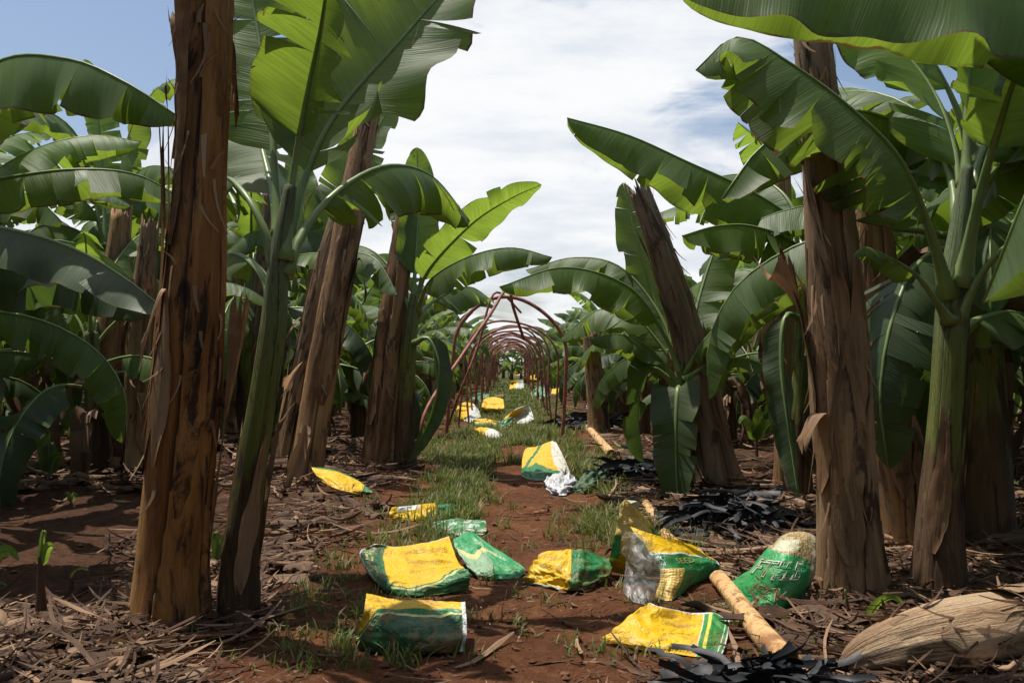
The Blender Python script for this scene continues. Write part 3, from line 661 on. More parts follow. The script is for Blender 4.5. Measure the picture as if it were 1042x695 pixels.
# ------------------------------------------------------------------ foreground stems and plants, right
cut_stem('massive brown dry stem at near right with tattered sheath', [(870, 606, 4.72, .205), (864, 520, 4.72, .178), (858, 400, 4.72, .172), (850, 290, 4.72, .155), (842, 190, 4.7, .132), (830, 70, 4.68, .108), (826, 34, 4.68, .10)],
         'stem_tan', 8, 8, 90, 5, hangs=1, flare=.12, saw=.16, shs=[(4.3, .40, .0, .50, .014, .06), (3.75, .20, .46, .62, .02, .13), (3.3, .16, .44, .60, .02, .16), (5.4, .3, .02, .42, .01, .05), (4.9, .22, .5, .8, .01, .05)])
cut_stem('second brown stem close behind the massive near right one', [(912, 560, 5.9, .20), (904, 460, 5.9, .185), (894, 320, 5.9, .17), (884, 200, 5.9, .14)], 'stem_dry', 9, 6, 50, 5, flare=.25, hangs=1)
green_plant('green banana plant with speckled stem at near right', [(955, 606, 4.78, .15), (957, 520, 4.78, .125), (964, 420, 4.78, .105), (968, 345, 4.78, .10), (970, 290, 4.78, .085), (976, 235, 4.78, .06), (984, 170, 4.8, .035)], [
    L([(966, 300, 4.75), (952, 248, 4.65), (920, 168, 4.5), (868, 112, 4.4), (805, 65, 4.35), (750, 38, 4.4), (708, 72, 4.5)], W=.84, pet=.22, fold=.95, curl=.35, wave=.35, tears=11, seed=51, r0=.036, n=60),
    L([(978, 290, 4.75), (996, 200, 4.6), (1022, 110, 4.4), (1045, 40, 4.2), (1060, -40, 4.0)], W=.6, pet=.45, fold=.4, curl=.5, tears=2, seed=52, r0=.042, side0=(-1, .2, 0)),
    L([(966, 325, 4.72), (935, 282, 4.55), (905, 262, 4.45), (880, 252, 4.4), (868, 262, 4.4)], W=.20, pet=.45, fold=.4, curl=.9, tears=2, seed=53, r0=.028),
    L([(974, 325, 4.75), (1000, 275, 4.65), (1040, 238, 4.5), (1100, 215, 4.3), (1180, 230, 4.1)], W=.6, pet=.4, fold=.7, curl=.4, tears=2, seed=54, r0=.032),
    L([(978, 260, 4.85), (972, 150, 5.1), (935, 70, 5.4), (870, 20, 5.6), (800, -10, 5.8)], W=.74, pet=.25, fold=.2, curl=.45, tears=3, seed=55, matn='leaf_young'),
    L([(982, 230, 4.85), (1000, 150, 5.1), (1040, 110, 5.4), (1110, 120, 5.7), (1180, 180, 6.0)], W=.7, pet=.2, fold=.6, curl=.4, tears=4, seed=56),
    L([(978, 240, 4.85), (960, 160, 5.2), (905, 125, 5.9), (860, 120, 6.6), (820, 150, 7.2)], W=.62, pet=.25, fold=.7, curl=.5, tears=5, seed=57),
    L([(984, 190, 4.8), (985, 100, 4.9), (990, 20, 5.0), (995, -60, 5.1)], W=.34, pet=.3, fold=-.6, curl=-.3, tears=0, seed=58, matn='leaf_young', side0=(1, 0, 0)),
    L([(974, 335, 4.85), (1000, 322, 5.2), (1035, 318, 5.6), (1075, 345, 6.0)], W=.5, pet=.2, fold=.6, curl=.5, tears=3, seed=59),
], seed=51, nsh=3)
cut_stem('brown stem right behind the speckled green stem', [(985, 520, 6.6, .15), (990, 400, 6.6, .13), (997, 275, 6.6, .11)], 'stem_dry', 18, 5, 40)
cut_stem('grey-brown stem leaning left, broad at its foot, right of the path', [(728, 497, 8.7, .27), (716, 430, 8.7, .235), (698, 335, 8.5, .175), (676, 262, 8.3, .14), (652, 198, 8.2, .115)], 'stem_grey', 19, 7, 60, 6, flare=.2)
green_plant('green banana plant against the leaning stem with leaves hanging to the ground', [(690, 492, 8.5, .13), (691, 450, 8.5, .11), (692, 400, 8.5, .09), (694, 365, 8.5, .06)], [
    L([(695, 385, 8.5), (676, 340, 8.4), (640, 292, 8.2), (575, 272, 8.0), (508, 292, 7.8)], W=.62, pet=.26, fold=.95, curl=.3, tears=2, seed=60),
    L([(694, 380, 8.6), (672, 320, 8.8), (632, 272, 9.0), (585, 262, 9.2), (535, 275, 9.4)], W=.56, pet=.26, fold=.8, curl=.4, tears=5, seed=61),
    L([(693, 382, 8.8), (668, 312, 9.0), (648, 245, 9.1), (634, 186, 9.2)], W=.50, pet=.14, fold=-.1, curl=.5, tears=3, seed=62, matn='leaf', side0=(-1, -.3, 0)),
    L([(696, 382, 8.5), (718, 345, 8.2), (760, 305, 7.9), (810, 282, 7.6), (850, 290, 7.4)], W=.6, pet=.12, fold=.6, curl=.5, tears=4, seed=63),
    L([(692, 392, 8.4), (662, 355, 8.2), (630, 340, 8.0), (600, 345, 7.9)], W=.42, pet=.28, fold=.7, curl=.5, tears=1, seed=64),
    L([(694, 405, 8.3), (690, 395, 8.1), (688, 425, 8.0), (688, 470, 7.95), (690, 520, 7.9)], W=.46, pet=.10, fold=.3, curl=.3, tears=2, seed=65, matn='leaf_dark', side0=(1, .2, 0)),
    L([(690, 395, 8.4), (665, 375, 8.3), (652, 395, 8.2), (650, 430, 8.2), (655, 470, 8.2)], W=.44, pet=.15, fold=.4, curl=.4, tears=2, seed=66, matn='leaf_dark', side0=(1, .2, 0)),
    L([(698, 385, 8.4), (725, 368, 8.2), (755, 364, 8.0), (784, 374, 7.8)], W=.34, pet=.2, fold=.8, curl=.4, tears=1, seed=67),
    L([(695, 378, 8.6), (712, 300, 8.9), (735, 240, 9.1), (770, 210, 9.3)], W=.6, pet=.15, fold=.5, curl=.4, tears=3, seed=68),
    L([(694, 380, 8.6), (650, 325, 8.7), (610, 315, 8.8), (570, 345, 8.9)], W=.6, pet=.2, fold=.7, curl=.4, tears=4, seed=69),
], seed=61)
green_plant('banana plant half hidden behind the massive near right stem', [(812, 500, 7.6, .13), (815, 420, 7.6, .115), (820, 330, 7.6, .10), (828, 255, 7.6, .07)], [
    L([(828, 262, 7.6), (808, 225, 7.4), (765, 195, 7.2), (700, 165, 7.0), (640, 138, 6.9), (577, 120, 6.8)], W=.76, pet=.12, fold=.95, curl=.3, tears=3, seed=71, n=60),
    L([(826, 275, 7.5), (805, 245, 7.2), (765, 230, 6.9), (730, 230, 6.7), (694, 240, 6.5)], W=.60, pet=.12, fold=1.1, curl=.2, tears=3, seed=72),
    L([(820, 330, 7.5), (800, 322, 7.3), (795, 370, 7.2), (803, 440, 7.1), (812, 505, 7.0)], W=.30, pet=.2, fold=.3, curl=.4, tears=1, seed=73, matn='leaf_dark', side0=(1, .2, 0)),
    L([(828, 265, 7.7), (800, 200, 8.0), (760, 178, 8.5), (720, 182, 9.0)], W=.5, pet=.15, fold=.8, curl=.4, tears=3, seed=74),
    L([(828, 260, 7.6), (870, 180, 7.5), (930, 160, 7.4), (990, 200, 7.3)], W=.6, pet=.15, fold=.8, curl=.4, tears=3, seed=75),
    L([(828, 262, 7.7), (850, 230, 8.2), (900, 235, 8.8), (940, 290, 9.2)], W=.6, pet=.15, fold=.6, curl=.4, tears=3, seed=76),
], seed=71)
cut_stem('reddish dry stem rising behind the overlapping leaves at right', [(800, 500, 8.4, .13), (800, 360, 8.4, .12), (795, 170, 8.4, .09)], 'stem_dry', 20, 4, 30)
green_plant('banana plant past the right edge with a huge leaf crossing the top', [(1140, 600, 4.4, .15), (1150, 400, 4.4, .12), (1160, 200, 4.4, .08)], [
    L([(1160, 210, 4.4), (1150, 90, 4.2), (1080, -5, 4.0), (960, -28, 3.8), (830, -32, 3.75), (690, -12, 3.7)], W=.80, pet=.18, fold=1.05, curl=.35, tears=1, seed=80, n=60, r0=.036),
    L([(1160, 215, 4.4), (1140, 130, 4.6), (1090, 110, 4.9), (1030, 150, 5.2), (990, 230, 5.5)], W=.6, pet=.2, fold=.7, curl=.4, tears=3, seed=81),
    L([(1160, 210, 4.4), (1180, 50, 4.5), (1200, -80, 4.6)], W=.6, pet=.2, fold=.2, curl=.4, tears=3, seed=82, side0=(1, 0, 0)),
    L([(1160, 215, 4.4), (1200, 130, 4.2), (1270, 110, 4.0), (1350, 200, 3.8)], W=.6, pet=.2, fold=.7, curl=.4, tears=3, seed=83),
], seed=81)
cut_stem('straight dry stem beyond the right side of the hoops', [(610, 432, 15.2, .20), (606, 395, 15.2, .18), (602, 345, 15.2, .15)], 'stem_tan', 22, 3, 20)

# ------------------------------------------------------------------ hoop tunnel
m, n_ = mat('rusty_pipe'); a = n_.noise(n_.obj(), 9, 5, .6)
n_.out(n_.bsdf(n_.ramp(a, [(.3, (.11, .032, .02)), (.5, (.28, .095, .062)), (.7, (.38, .16, .11))]), .6, n_.bump(a, .3, .004), .4)); M['rust'] = m
def arch_pts(w, h, lean=0.0, tw=0.0):
    p = []
    for t in np.linspace(0, math.pi, 17): p.append((-w/2*math.cos(t)*(1.0), .0, h-w*.46+w*.46*math.sin(t)))
    p = [(-w/2*1.03, 0, -.08), (-w/2*1.02, 0, (h-w*.5)*.5)]+p+[(w/2*1.02, 0, (h-w*.5)*.5), (w/2*1.03, 0, -.08)]
    return np.array(p)
def arch(y, x, w, h, lean, yaw, label, group=None, r=.022):
    p = arch_pts(w, h); p[:, 0] += .05*np.sin(p[:, 2]*2.3+y*3); p[:, 2] += .03*np.sin(p[:, 0]*4+y); q = p.copy()
    q[:, 1] = p[:, 2]*math.tan(lean); c, s = math.cos(yaw), math.sin(yaw)
    q = np.stack([q[:, 0]*c-q[:, 1]*s, q[:, 0]*s+q[:, 1]*c, q[:, 2]], 1)
    loc = np.array((x, y, float(gh(x, y)))); md = MD(); tube(md, crs(q, 60)+loc, r, 8)
    return solo('tunnel_hoop', md, M['rust'], label, 'hoop', loc, group)
arch(14.2, -.08, 1.72, 2.14, .02, .0, 'nearest rusty hoop spanning the path', r=.028)
HL = ['rusty hoop standing second in line', 'rusty hoop standing third in line', 'rusty hoop standing fourth in line']
ys_ = [16.4, 17.8, 19.6]+[21.2+1.35*i for i in range(28)]
for i, y in enumerate(ys_):
    arch(y, -.05+rp.uniform(-.07, .07), 1.60+rp.uniform(-.07, .07), 1.93+rp.uniform(-.13, .10), rp.uniform(-.11, .09), rp.uniform(-.10, .10),
         HL[i] if i < 3 else f'rusty hoop down the tunnel, {ORD[i+1]} in line from the camera', None if i < 3 else 'rusty hoops receding down the tunnel', .019)
# a hoop knocked over to the left: its bent pipe leans across the first one
md = MD(); pts = [P(433, 419, 11.9), P(470, 362, 12.8), P(500, 318, 13.5), P(512, 298, 13.8), P(519, 296, 14.0), P(522, 312, 14.2), P(533, 345, 14.5)]
loc = P(433, 430, 11.9); loc[2] = float(gh(loc[0], loc[1])); tube(md, crs([loc-np.array((.05, .05, .03))]+pts, 60), .024, 8)
solo('tunnel_hoop', md, M['rust'], 'toppled bent hoop leaning diagonally across the nearest hoop', 'hoop', loc)
md = MD(); pts = [G(452, 445, -.03), P(468, 400, 13.9), P(487, 350, 13.95), P(500, 303, 14.05), P(512, 300, 14.3), P(530, 318, 15)]
tube(md, crs(pts, 50), .018, 8); solo('tunnel_hoop', md, M['rust'], 'thin loose hoop leaning against the left leg of the nearest hoop', 'hoop', G(452, 445))

# ------------------------------------------------------------------ sacks
YEL, GRN, DGR, PAL, WHT = (.74, .45, .006), (.010, .17, .045), (.010, .085, .025), (.62, .60, .22), (.72, .74, .70)
def sack_mat(name, fn, dirt=.5, back=(.62, .64, .6)):
    m, n = mat(name); uv, u, v = n.uv('UV'); ob = n.obj()
    col = fn(n, uv, u, v, ob)
    d1 = n.noise(ob, 9, 7, .7); d2 = n.noise(ob, 55, 4, .7)
    col = n.mix(n.mul(n.step(d1, .45, .68), dirt), col, (.27, .13, .045))
    col = n.mix(n.mul(n.step(d2, .57, .66), dirt), col, (.10, .05, .025))
    cr = n.noise(ob, 9, 4, .5, .8); cr2 = n.voro(ob, 26, 0)
    rg = n.m('ABSOLUTE', n.sub(n.noise(ob, 7, 5, .6, .5), .5)); nb = n.bump(n.add(n.mul(cr, 1.0), n.add(n.mul(cr2, .1), n.mul(n.step(rg, .0, .09), .6))), .6, .014)
    b = n.node('ShaderNodeNewGeometry').outputs['Backfacing']
    n.out(n.mixs(.08, n.bsdf(col, n.add(.33, n.mul(d1, .3)), nb, .5), n.transl(col))); return m
def kernels(n, ob, uv, sc=34):
    w = n.node('ShaderNodeTexVoronoi'); n.put(w.inputs['Vector'], n.vec(uv, (1, 1.5, 1))); w.inputs['Scale'].default_value = sc; w.inputs['Randomness'].default_value = .25
    return n.mix(n.step(w.outputs[0], .25, .62), (.85, .62, .18), (.42, .25, .05))
def text_rows(n, u, v, rows, col, base, su=90, sv=1):
    """faint illegible print: short dashes in lines"""
    for (v0, v1, u0, u1) in rows:
        cb = n.node('ShaderNodeCombineXYZ'); n.put(cb.inputs[0], n.mul(u, su)); n.put(cb.inputs[1], n.mul(v, 60.0))
        k = n.step(n.noise(cb.outputs[0], 1, 2, .6), .47, .55)
        msk = n.mul(n.mul(n.band(v, v0, v1), n.band(u, u0, u1)), k); base = n.mix(n.mul(msk, .75), base, col)
    return base
def quad_surface(ctrl):
    """ctrl rows of (px,py,h) -> function S(u,v)"""
    A = np.array([[G(*c) for c in row] for row in ctrl]); nr, nc = A.shape[:2]
    def dense(a, n):
        k = len(a)
        if k == 2: t = np.linspace(0, 1, n); return a[0]+(a[1]-a[0])*t.reshape(-1, *([1]*(a.ndim-1)))
        q = np.concatenate([2*a[:1]-a[1:2], a, 2*a[-1:]-a[-2:-1]]); o = []
        for s in np.linspace(0, k-1, n):
            i = min(int(s), k-2); t = s-i; p0, p1, p2, p3 = q[i:i+4]
            o.append(.5*((2*p1)+(-p0+p2)*t+(2*p0-5*p1+4*p2-p3)*t*t+(-p0+3*p1-3*p2+p3)*t**3))
        return np.array(o)
    return dense, A
def sack(label, ctrl, material, thick=.05, wr=.012, seed=0, res=(56, 40), bulge=.0, group=None, name='fertiliser_sack', wf=7):
    dense, A = quad_surface(ctrl); nu, nv = res
    B = dense(A, nv); C = dense(np.swapaxes(B, 0, 1), nu); C = np.swapaxes(C, 0, 1)      # (nv,nu,3)
    du = np.gradient(C, axis=1); dv = np.gradient(C, axis=0); Nn = nrm(np.cross(dv, du))
    cen = np.array((0, 0, CH))-C.mean((0, 1))
    if (Nn.mean((0, 1))*cen).sum() < 0: Nn = -Nn
    v, u = np.meshgrid(np.linspace(0, 1, nv), np.linspace(0, 1, nu), indexing='ij')
    prof = np.sqrt(np.clip(4*u*(1-u), 0, 1)*np.clip(4*v*(1-v), 0, 1))
    lu = np.linalg.norm(du, axis=-1).sum(1).mean(); lv = np.linalg.norm(dv, axis=-1).sum(0).mean()
    x, y = u*lu*wf, v*lv*wf
    rid = 1-np.abs(fbm(x+seed, y*1.3, seed, 3))*3.2
    ed = (1-prof)
    w = 1.35*wr*(rid*.8+1.2*fbm(x*.6, y*.6+seed, seed+5, 2))*(.35+.9*np.minimum(1, prof*2))
    pl = wr*.9*np.sin(v*lv*70+3*fbm(x, y, seed+2, 2))*np.exp(-(np.minimum(u, 1-u)/.10)**2)*.6
    top = C+Nn*(w+pl+bulge*prof)[..., None]
    bot = C-Nn*(thick*prof**.8)[..., None]+Nn*(.4*w)[..., None]
    g = gh(top[..., 0], top[..., 1]); top[..., 2] = np.maximum(top[..., 2], g+.012)
    g = gh(bot[..., 0], bot[..., 1]); bot[..., 2] = np.maximum(bot[..., 2], g+.004); bot[0] = top[0]; bot[-1] = top[-1]; bot[:, 0] = top[:, 0]; bot[:, -1] = top[:, -1]
    uv = np.stack([u, v], -1); md = MD(); md.addgrid(top, 0, uv); md.addgrid(bot[:, ::-1], 1, uv[:, ::-1])
    mb = bpy.data.materials.get('sack_back') or simple('sack_back', (.30, .33, .25), (.45, .47, .40), 8, .5)
    loc = top.mean((0, 1)); loc[2] = float(gh(loc[0], loc[1]))
    o = solo(name, md, [material, mb], label, 'sack', loc, group)
    o['_'] = 0; del o['_']
    return o, (top, Nn)
def lettering(par, surf, txt, u0, v0, u1, v1, m, lift=.004, shear=0.0, outline=False):
    top, Nn = surf; cu = bpy.data.curves.new('lettering', 'FONT'); cu.body = txt; cu.resolution_u = 2
    ob = bpy.data.objects.new('tmp', cu); scene.collection.objects.link(ob)
    if outline: cu.fill_mode = 'NONE'; cu.bevel_depth = .028; cu.bevel_resolution = 0
    bpy.context.view_layer.update(); me = bpy.data.meshes.new_from_object(ob.evaluated_get(bpy.context.evaluated_depsgraph_get()))
    bpy.data.objects.remove(ob); me.name = 'lettering'
    co = np.zeros(len(me.vertices)*3); me.vertices.foreach_get('co', co); co = co.reshape(-1, 3)
    if not len(co): return
    lo, hi = co.min(0), co.max(0); s = (co[:, 0]-lo[0])/(hi[0]-lo[0]); t = 1-(co[:, 1]-lo[1])/(hi[1]-lo[1])
    uu = u0+(u1-u0)*s; vv = v0+(v1-v0)*t+shear*s
    nv, nu = top.shape[:2]; a = np.clip(uu, 0, .999)*(nu-1); b = np.clip(vv, 0, .999)*(nv-1); i = a.astype(int); j = b.astype(int); fa = (a-i)[:, None]; fb = (b-j)[:, None]
    def I(A): return (A[j, i]*(1-fa)+A[j, i+1]*fa)*(1-fb)+(A[j+1, i]*(1-fa)+A[j+1, i+1]*fa)*fb
    p = I(top)+I(Nn)*lift-np.array(par.location); me.vertices.foreach_set('co', p.ravel()); me.materials.append(m); me.update()
    link('lettering', me, par)
M['ink_pale'] = simple('ink_pale', (.55, .60, .45), (.4, .45, .30), 40, .6)
M['ink_gold'] = simple('ink_gold', (.42, .36, .10), (.20, .22, .06), 40, .6)
M['ink_brown'] = simple('ink_brown', (.32, .22, .10), (.16, .12, .05), 40, .6)
# material designs (u across, v down the visible face)
def d_a(n, uv, u, v, ob):       # yellow back, green front with its shade painted as darker greens, pale line between
    f = n.sub(v, n.add(.36, n.mul(n.step(u, .16, .0), .34))); c = n.mix(n.step(f, -.008, .008), YEL, DGR)
    c = n.mix(n.band(f, .055, .085), c, PAL); c = n.mix(n.band(f, .0, .055), c, GRN); c = n.mix(n.step(v, .80, .84), c, (.012, .06, .022))
    c = text_rows(n, u, v, [(.08, .16, .12, .9)], (.45, .16, .01), c, 60)
    return n.mix(n.step(u, .955, .965), c, WHT)
def d_b(n, uv, u, v, ob):       # yellow with green left strip and green lower right border
    f = n.sub(v, n.add(.70, n.mul(n.sub(0, n.step(u, .62, 1.0)), .20))); c = n.mix(n.step(f, -.008, .008), YEL, GRN)
    c = n.mix(n.band(f, .03, .06), c, PAL)
    g = n.sub(u, n.add(.17, n.mul(v, .10))); c = n.mix(n.step(g, .008, -.008), c, DGR); c = n.mix(n.band(g, -.03, -.012), c, GRN)
    k = n.mul(n.band(u, .03, .12), n.mul(n.band(v, .2, .6), n.step(n.noise(uv, 40, 3, .6), .5, .55))); c = n.mix(k, c, (.45, .42, .15))
    c = text_rows(n, u, v, [(.14, .21, .40, .92), (.33, .38, .42, .92), (.47, .50, .45, .9)], (.12, .07, .01), c, 110)
    return n.mix(n.step(n.m('MINIMUM', u, v), .012, .004), c, WHT)
def d_c(n, uv, u, v, ob):       # green with pale translucent fold
    f = n.sub(v, n.add(.42, n.mul(n.m('SINE', n.mul(u, 7)), .10))); c = n.mix(n.mul(n.band(f, .0, .34), n.step(u, .62, .55)), (.02, .30, .10), (.26, .42, .25))
    c = n.mix(n.mul(n.band(f, -.07, .0), n.step(u, .75, .7)), c, (.62, .55, .22))
    k = n.mul(n.band(u, .35, .85), n.mul(n.band(v, .18, .30), n.step(n.noise(uv, 45, 3, .6), .5, .55))); return n.mix(k, c, (.5, .6, .4))
def d_d(n, uv, u, v, ob):       # yellow left, green right
    f = n.sub(u, n.add(.52, n.mul(v, .08))); c = n.mix(n.step(f, -.006, .006), YEL, GRN); c = n.mix(n.step(v, .86, .88), c, (.30, .38, .32))
    return text_rows(n, u, v, [(.15, .22, .10, .45), (.34, .40, .08, .42)], (.20, .10, .02), c, 70)
def d_e(n, uv, u, v, ob):       # upper panel kernels, rest yellow with a green tab
    k = kernels(n, ob, uv, 30); c = n.mix(n.step(v, .50, .54), k, YEL); g = n.mul(n.step(u, .78, .82), n.band(v, .30, .62)); c = n.mix(g, c, GRN)
    g = n.mul(n.step(u, .20, .16), n.band(v, .45, .75)); return n.mix(g, c, GRN)
def d_f(n, uv, u, v, ob):       # yellow top panel, green side with a kernel patch
    c = n.mix(n.step(v, .36, .375), YEL, GRN); c = n.mix(n.band(v, .355, .385), c, WHT)
    k = kernels(n, ob, uv, 22); c = n.mix(n.mul(n.step(v, .62, .64), n.step(n.add(u, n.mul(v, .25)), .60, .58)), c, k)
    c = n.mix(n.mul(n.step(v, .62, .64), n.step(n.add(u, n.mul(v, .25)), .60, .62)), c, (.02, .26, .08))
    c = n.mix(n.mul(n.band(u, .05, .16), n.mul(n.band(v, .42, .56), n.step(n.noise(n.vec(uv, (60, 14, 1)), 1, 1, .5), .48, .52))), c, WHT)
    return n.mix(n.step(u, .97, .978), c, WHT)
def d_g(n, uv, u, v, ob):       # yellow sheet with green stripes across its right end
    f = n.add(u, n.mul(n.m('POWER', v, 2.0), -.09)); c = n.mix(n.step(f, .66, .667), YEL, (.02, .24, .05)); c = n.mix(n.band(f, .655, .665), c, WHT)
    c = n.mix(n.band(f, .715, .752), c, (.75, .68, .10)); c = n.mix(n.band(u, .935, .948), c, WHT); c = n.mix(n.step(n.m('MINIMUM', v, n.sub(1, u)), .02, .012), c, WHT)
    return text_rows(n, u, v, [(.30, .36, .30, .60), (.48, .52, .34, .62), (.78, .90, .14, .50)], (.15, .08, .01), c, 75)
def d_h(n, uv, u, v, ob):       # green with kernels at the top
    k = n.mix(n.step(n.noise(uv, 30, 3, .6), .42, .6), (.55, .42, .20), (.25, .18, .07)); f = n.sub(v, n.add(.20, n.mul(u, .12)))
    c = n.mix(n.step(f, -.01, .01), k, (.025, .34, .10)); c = n.mix(n.step(n.sub(u, n.mul(v, .25)), .72, .80), c, n.mix(n.step(f, .0, .3), (.55, .45, .28), (.015, .20, .06)))
    return n.mix(n.mul(n.band(v, .10, .22), n.band(u, .15, .55)), c, (.55, .55, .38))
def d_y(n, uv, u, v, ob):       # far yellow sacks with a green hem
    c = n.mix(n.step(v, .74, .76), YEL, GRN); return n.mix(n.band(v, .82, .87), c, PAL)
def d_w(n, uv, u, v, ob):       # yellow left, washed white right
    return n.mix(n.step(n.add(u, n.mul(v, .3)), .55, .62), YEL, (.62, .62, .55))
def d_gr(n, uv, u, v, ob): return n.mix(n.step(n.noise(uv, 5, 3, .6), .5, .56), (.02, .22, .07), (.50, .52, .44))
def d_yp(n, uv, u, v, ob): return n.mix(n.step(v, .62, .66), n.mix(.12, YEL, (.6, .5, .2)), (.03, .20, .06))
SM = {k: sack_mat('sack_'+k, f, d) for k, f, d in (('a', d_a, .75), ('b', d_b, .35), ('c', d_c, .2), ('d', d_d, .7), ('e', d_e, .25), ('f', d_f, .25), ('g', d_g, .4), ('h', d_h, .3), ('y', d_y, .25), ('w', d_w, .2), ('gr', d_gr, .3), ('yp', d_yp, .2))}
sack('crumpled yellow and green sack nearest the camera on bare soil', [
    [(373, 603, .20), (405, 609, .17), (440, 611, .16), (473, 611, .16)],
    [(370, 622, .17), (400, 618, .17), (440, 617, .16), (474, 620, .15)],
    [(364, 643, .08), (400, 645, .09), (440, 645, .09), (475, 643, .08)],
    [(362, 663, .0), (400, 668, .0), (440, 668, .0), (471, 665, .0)]], SM['a'], .12, .010, 1)
sack('flattened yellow sack with green strip and printed lines behind the nearest one', [
    [(383, 553, .16), (405, 556, .12), (435, 552, .12), (457, 546, .16)],
    [(366, 562, .12), (405, 572, .08), (438, 571, .07), (466, 571, .12)],
    [(378, 585, .07), (405, 596, .05), (440, 592, .06), (478, 583, .10)],
    [(395, 603, .01), (415, 608, .0), (445, 607, .0), (477, 598, .02)]], SM['b'], .08, .008, 2)
o, s_ = sack('bright green sack with pale folded band beside the printed yellow one', [
    [(461, 548, .15), (480, 541, .17), (497, 553, .12), (534, 578, .03)],
    [(463, 556, .12), (482, 556, .12), (500, 566, .08), (533, 583, .02)],
    [(474, 574, .06), (492, 580, .05), (508, 580, .04), (530, 587, .01)],
    [(482, 586, .01), (494, 590, .0), (510, 591, .0), (528, 590, .0)]], SM['c'], .06, .010, 3)
lettering(o, s_, 'NICI', .12, .80, .52, .93, M['ink_pale'], .004)
sack('crumpled sack with muddy yellow left half and green right half', [
    [(552, 561, .15), (572, 560, .16), (590, 560, .15), (620, 566, .10)],
    [(543, 573, .10), (567, 577, .11), (590, 574, .12), (622, 580, .07)],
    [(535, 585, .05), (565, 590, .05), (586, 592, .06), (612, 590, .04)],
    [(532, 594, .0), (558, 600, .0), (582, 603, .0), (603, 599, .0)]], SM['d'], .09, .014, 4, wf=10)
sack('upright peaked sack printed with golden maize kernels', [
    [(632, 512, .42), (637, 508, .44), (643, 513, .42), (650, 520, .38)],
    [(628, 535, .30), (640, 535, .30), (655, 535, .30), (668, 543, .24)],
    [(622, 560, .16), (640, 562, .16), (658, 562, .16), (672, 562, .14)],
    [(618, 582, .01), (635, 586, .0), (655, 588, .0), (672, 588, .0)]], SM['e'], .10, .008, 5, wf=5)
o, s_ = sack('open sack with yellow top and green side spilling its plastic liner', [
    [(640, 535, .32), (662, 543, .28), (690, 549, .22), (708, 556, .17)],
    [(660, 560, .22), (680, 562, .20), (705, 562, .15), (730, 572, .10)],
    [(672, 582, .12), (688, 582, .12), (710, 578, .09), (733, 577, .07)],
    [(667, 608, .01), (682, 613, .0), (700, 598, .01), (728, 584, .03)]], SM['f'], .12, .008, 6, wf=5)
lettering(o, s_, 'SEED', .34, .46, .62, .56, M['ink_gold'], .004)
# clear liner
m, n_ = mat('clear_liner'); cr = n_.noise(n_.obj(), 10, 5, .6, .8)
tr = n_.node('ShaderNodeBsdfTransparent'); tr.inputs[0].default_value = (.9, .92, .9, 1)
n_.out(n_.mixs(n_.add(.14, n_.mul(n_.step(cr, .38, .66), .42)), tr.outputs[0], n_.mixs(.35, n_.bsdf((.82, .84, .82), .2, n_.bump(cr, .9, .02), .6), n_.transl((.75, .78, .72))))); M['liner'] = m
def crumple(ctrl, seed, wr, res=(40, 40), wf=9):
    dense, A = quad_surface(ctrl); B = dense(A, res[1]); C = np.swapaxes(dense(np.swapaxes(B, 0, 1), res[0]), 0, 1)
    Nn = nrm(np.cross(np.gradient(C, axis=0), np.gradient(C, axis=1)))
    v, u = np.meshgrid(np.linspace(0, 1, res[1]), np.linspace(0, 1, res[0]), indexing='ij')
    C = C+Nn*(wr*(1-3*np.abs(fbm(u*wf*.5, v*wf*.5+seed, seed, 3))+1.5*fbm(u*wf, v*wf, seed+3, 2)))[..., None]
    C[..., 2] = np.maximum(C[..., 2], gh(C[..., 0], C[..., 1])+.012)
    md = MD(); md.addgrid(C, 0, np.stack([u, v], -1)); return md
md = crumple([[(634, 538, .34), (645, 542, .33), (660, 552, .27), (672, 568, .20)], [(634, 556, .22), (644, 566, .22), (658, 572, .20), (674, 580, .14)], [(638, 575, .13), (648, 582, .13), (660, 590, .11), (672, 592, .09)], [(634, 602, .03), (644, 612, .01), (658, 616, .01), (668, 606, .03)]], 3, .014)
lin = part('plastic_liner', md, M['liner'], o)
sack('flat yellow sack with green stripes across its right end', [
    [(660, 613, .13), (676, 618, .11), (700, 622, .07), (725, 623, .06), (742, 632, .03)],
    [(645, 623, .11), (668, 632, .08), (698, 636, .05), (722, 637, .05), (741, 644, .02)],
    [(625, 640, .06), (660, 650, .05), (690, 652, .04), (715, 654, .04), (738, 657, .02)],
    [(611, 651, .02), (650, 661, .01), (682, 667, .0), (708, 671, .0), (733, 671, .0)]], SM['g'], .05, .008, 7)
o, s_ = sack('bulging green sack with outlined lettering against the near right stem', [
    [(795, 545, .34), (806, 541, .36), (818, 541, .36), (830, 545, .34)],
    [(778, 562, .25), (796, 566, .27), (815, 565, .27), (830, 570, .24)],
    [(760, 582, .13), (782, 590, .16), (806, 592, .16), (826, 592, .14)],
    [(742, 593, .04), (762, 608, .04), (785, 622, .03), (812, 616, .03)],
    [(744, 600, .0), (762, 614, .0), (792, 629, .0), (806, 630, .0)]], SM['h'], .14, .005, 8, wf=5, bulge=.02)
lettering(o, s_, 'FTILE', .12, .33, .68, .50, M['ink_pale'], .006, -.02, outline=True)
lettering(o, s_, 'ITEN', .30, .56, .66, .67, M['ink_brown'], .003, .0, outline=True)
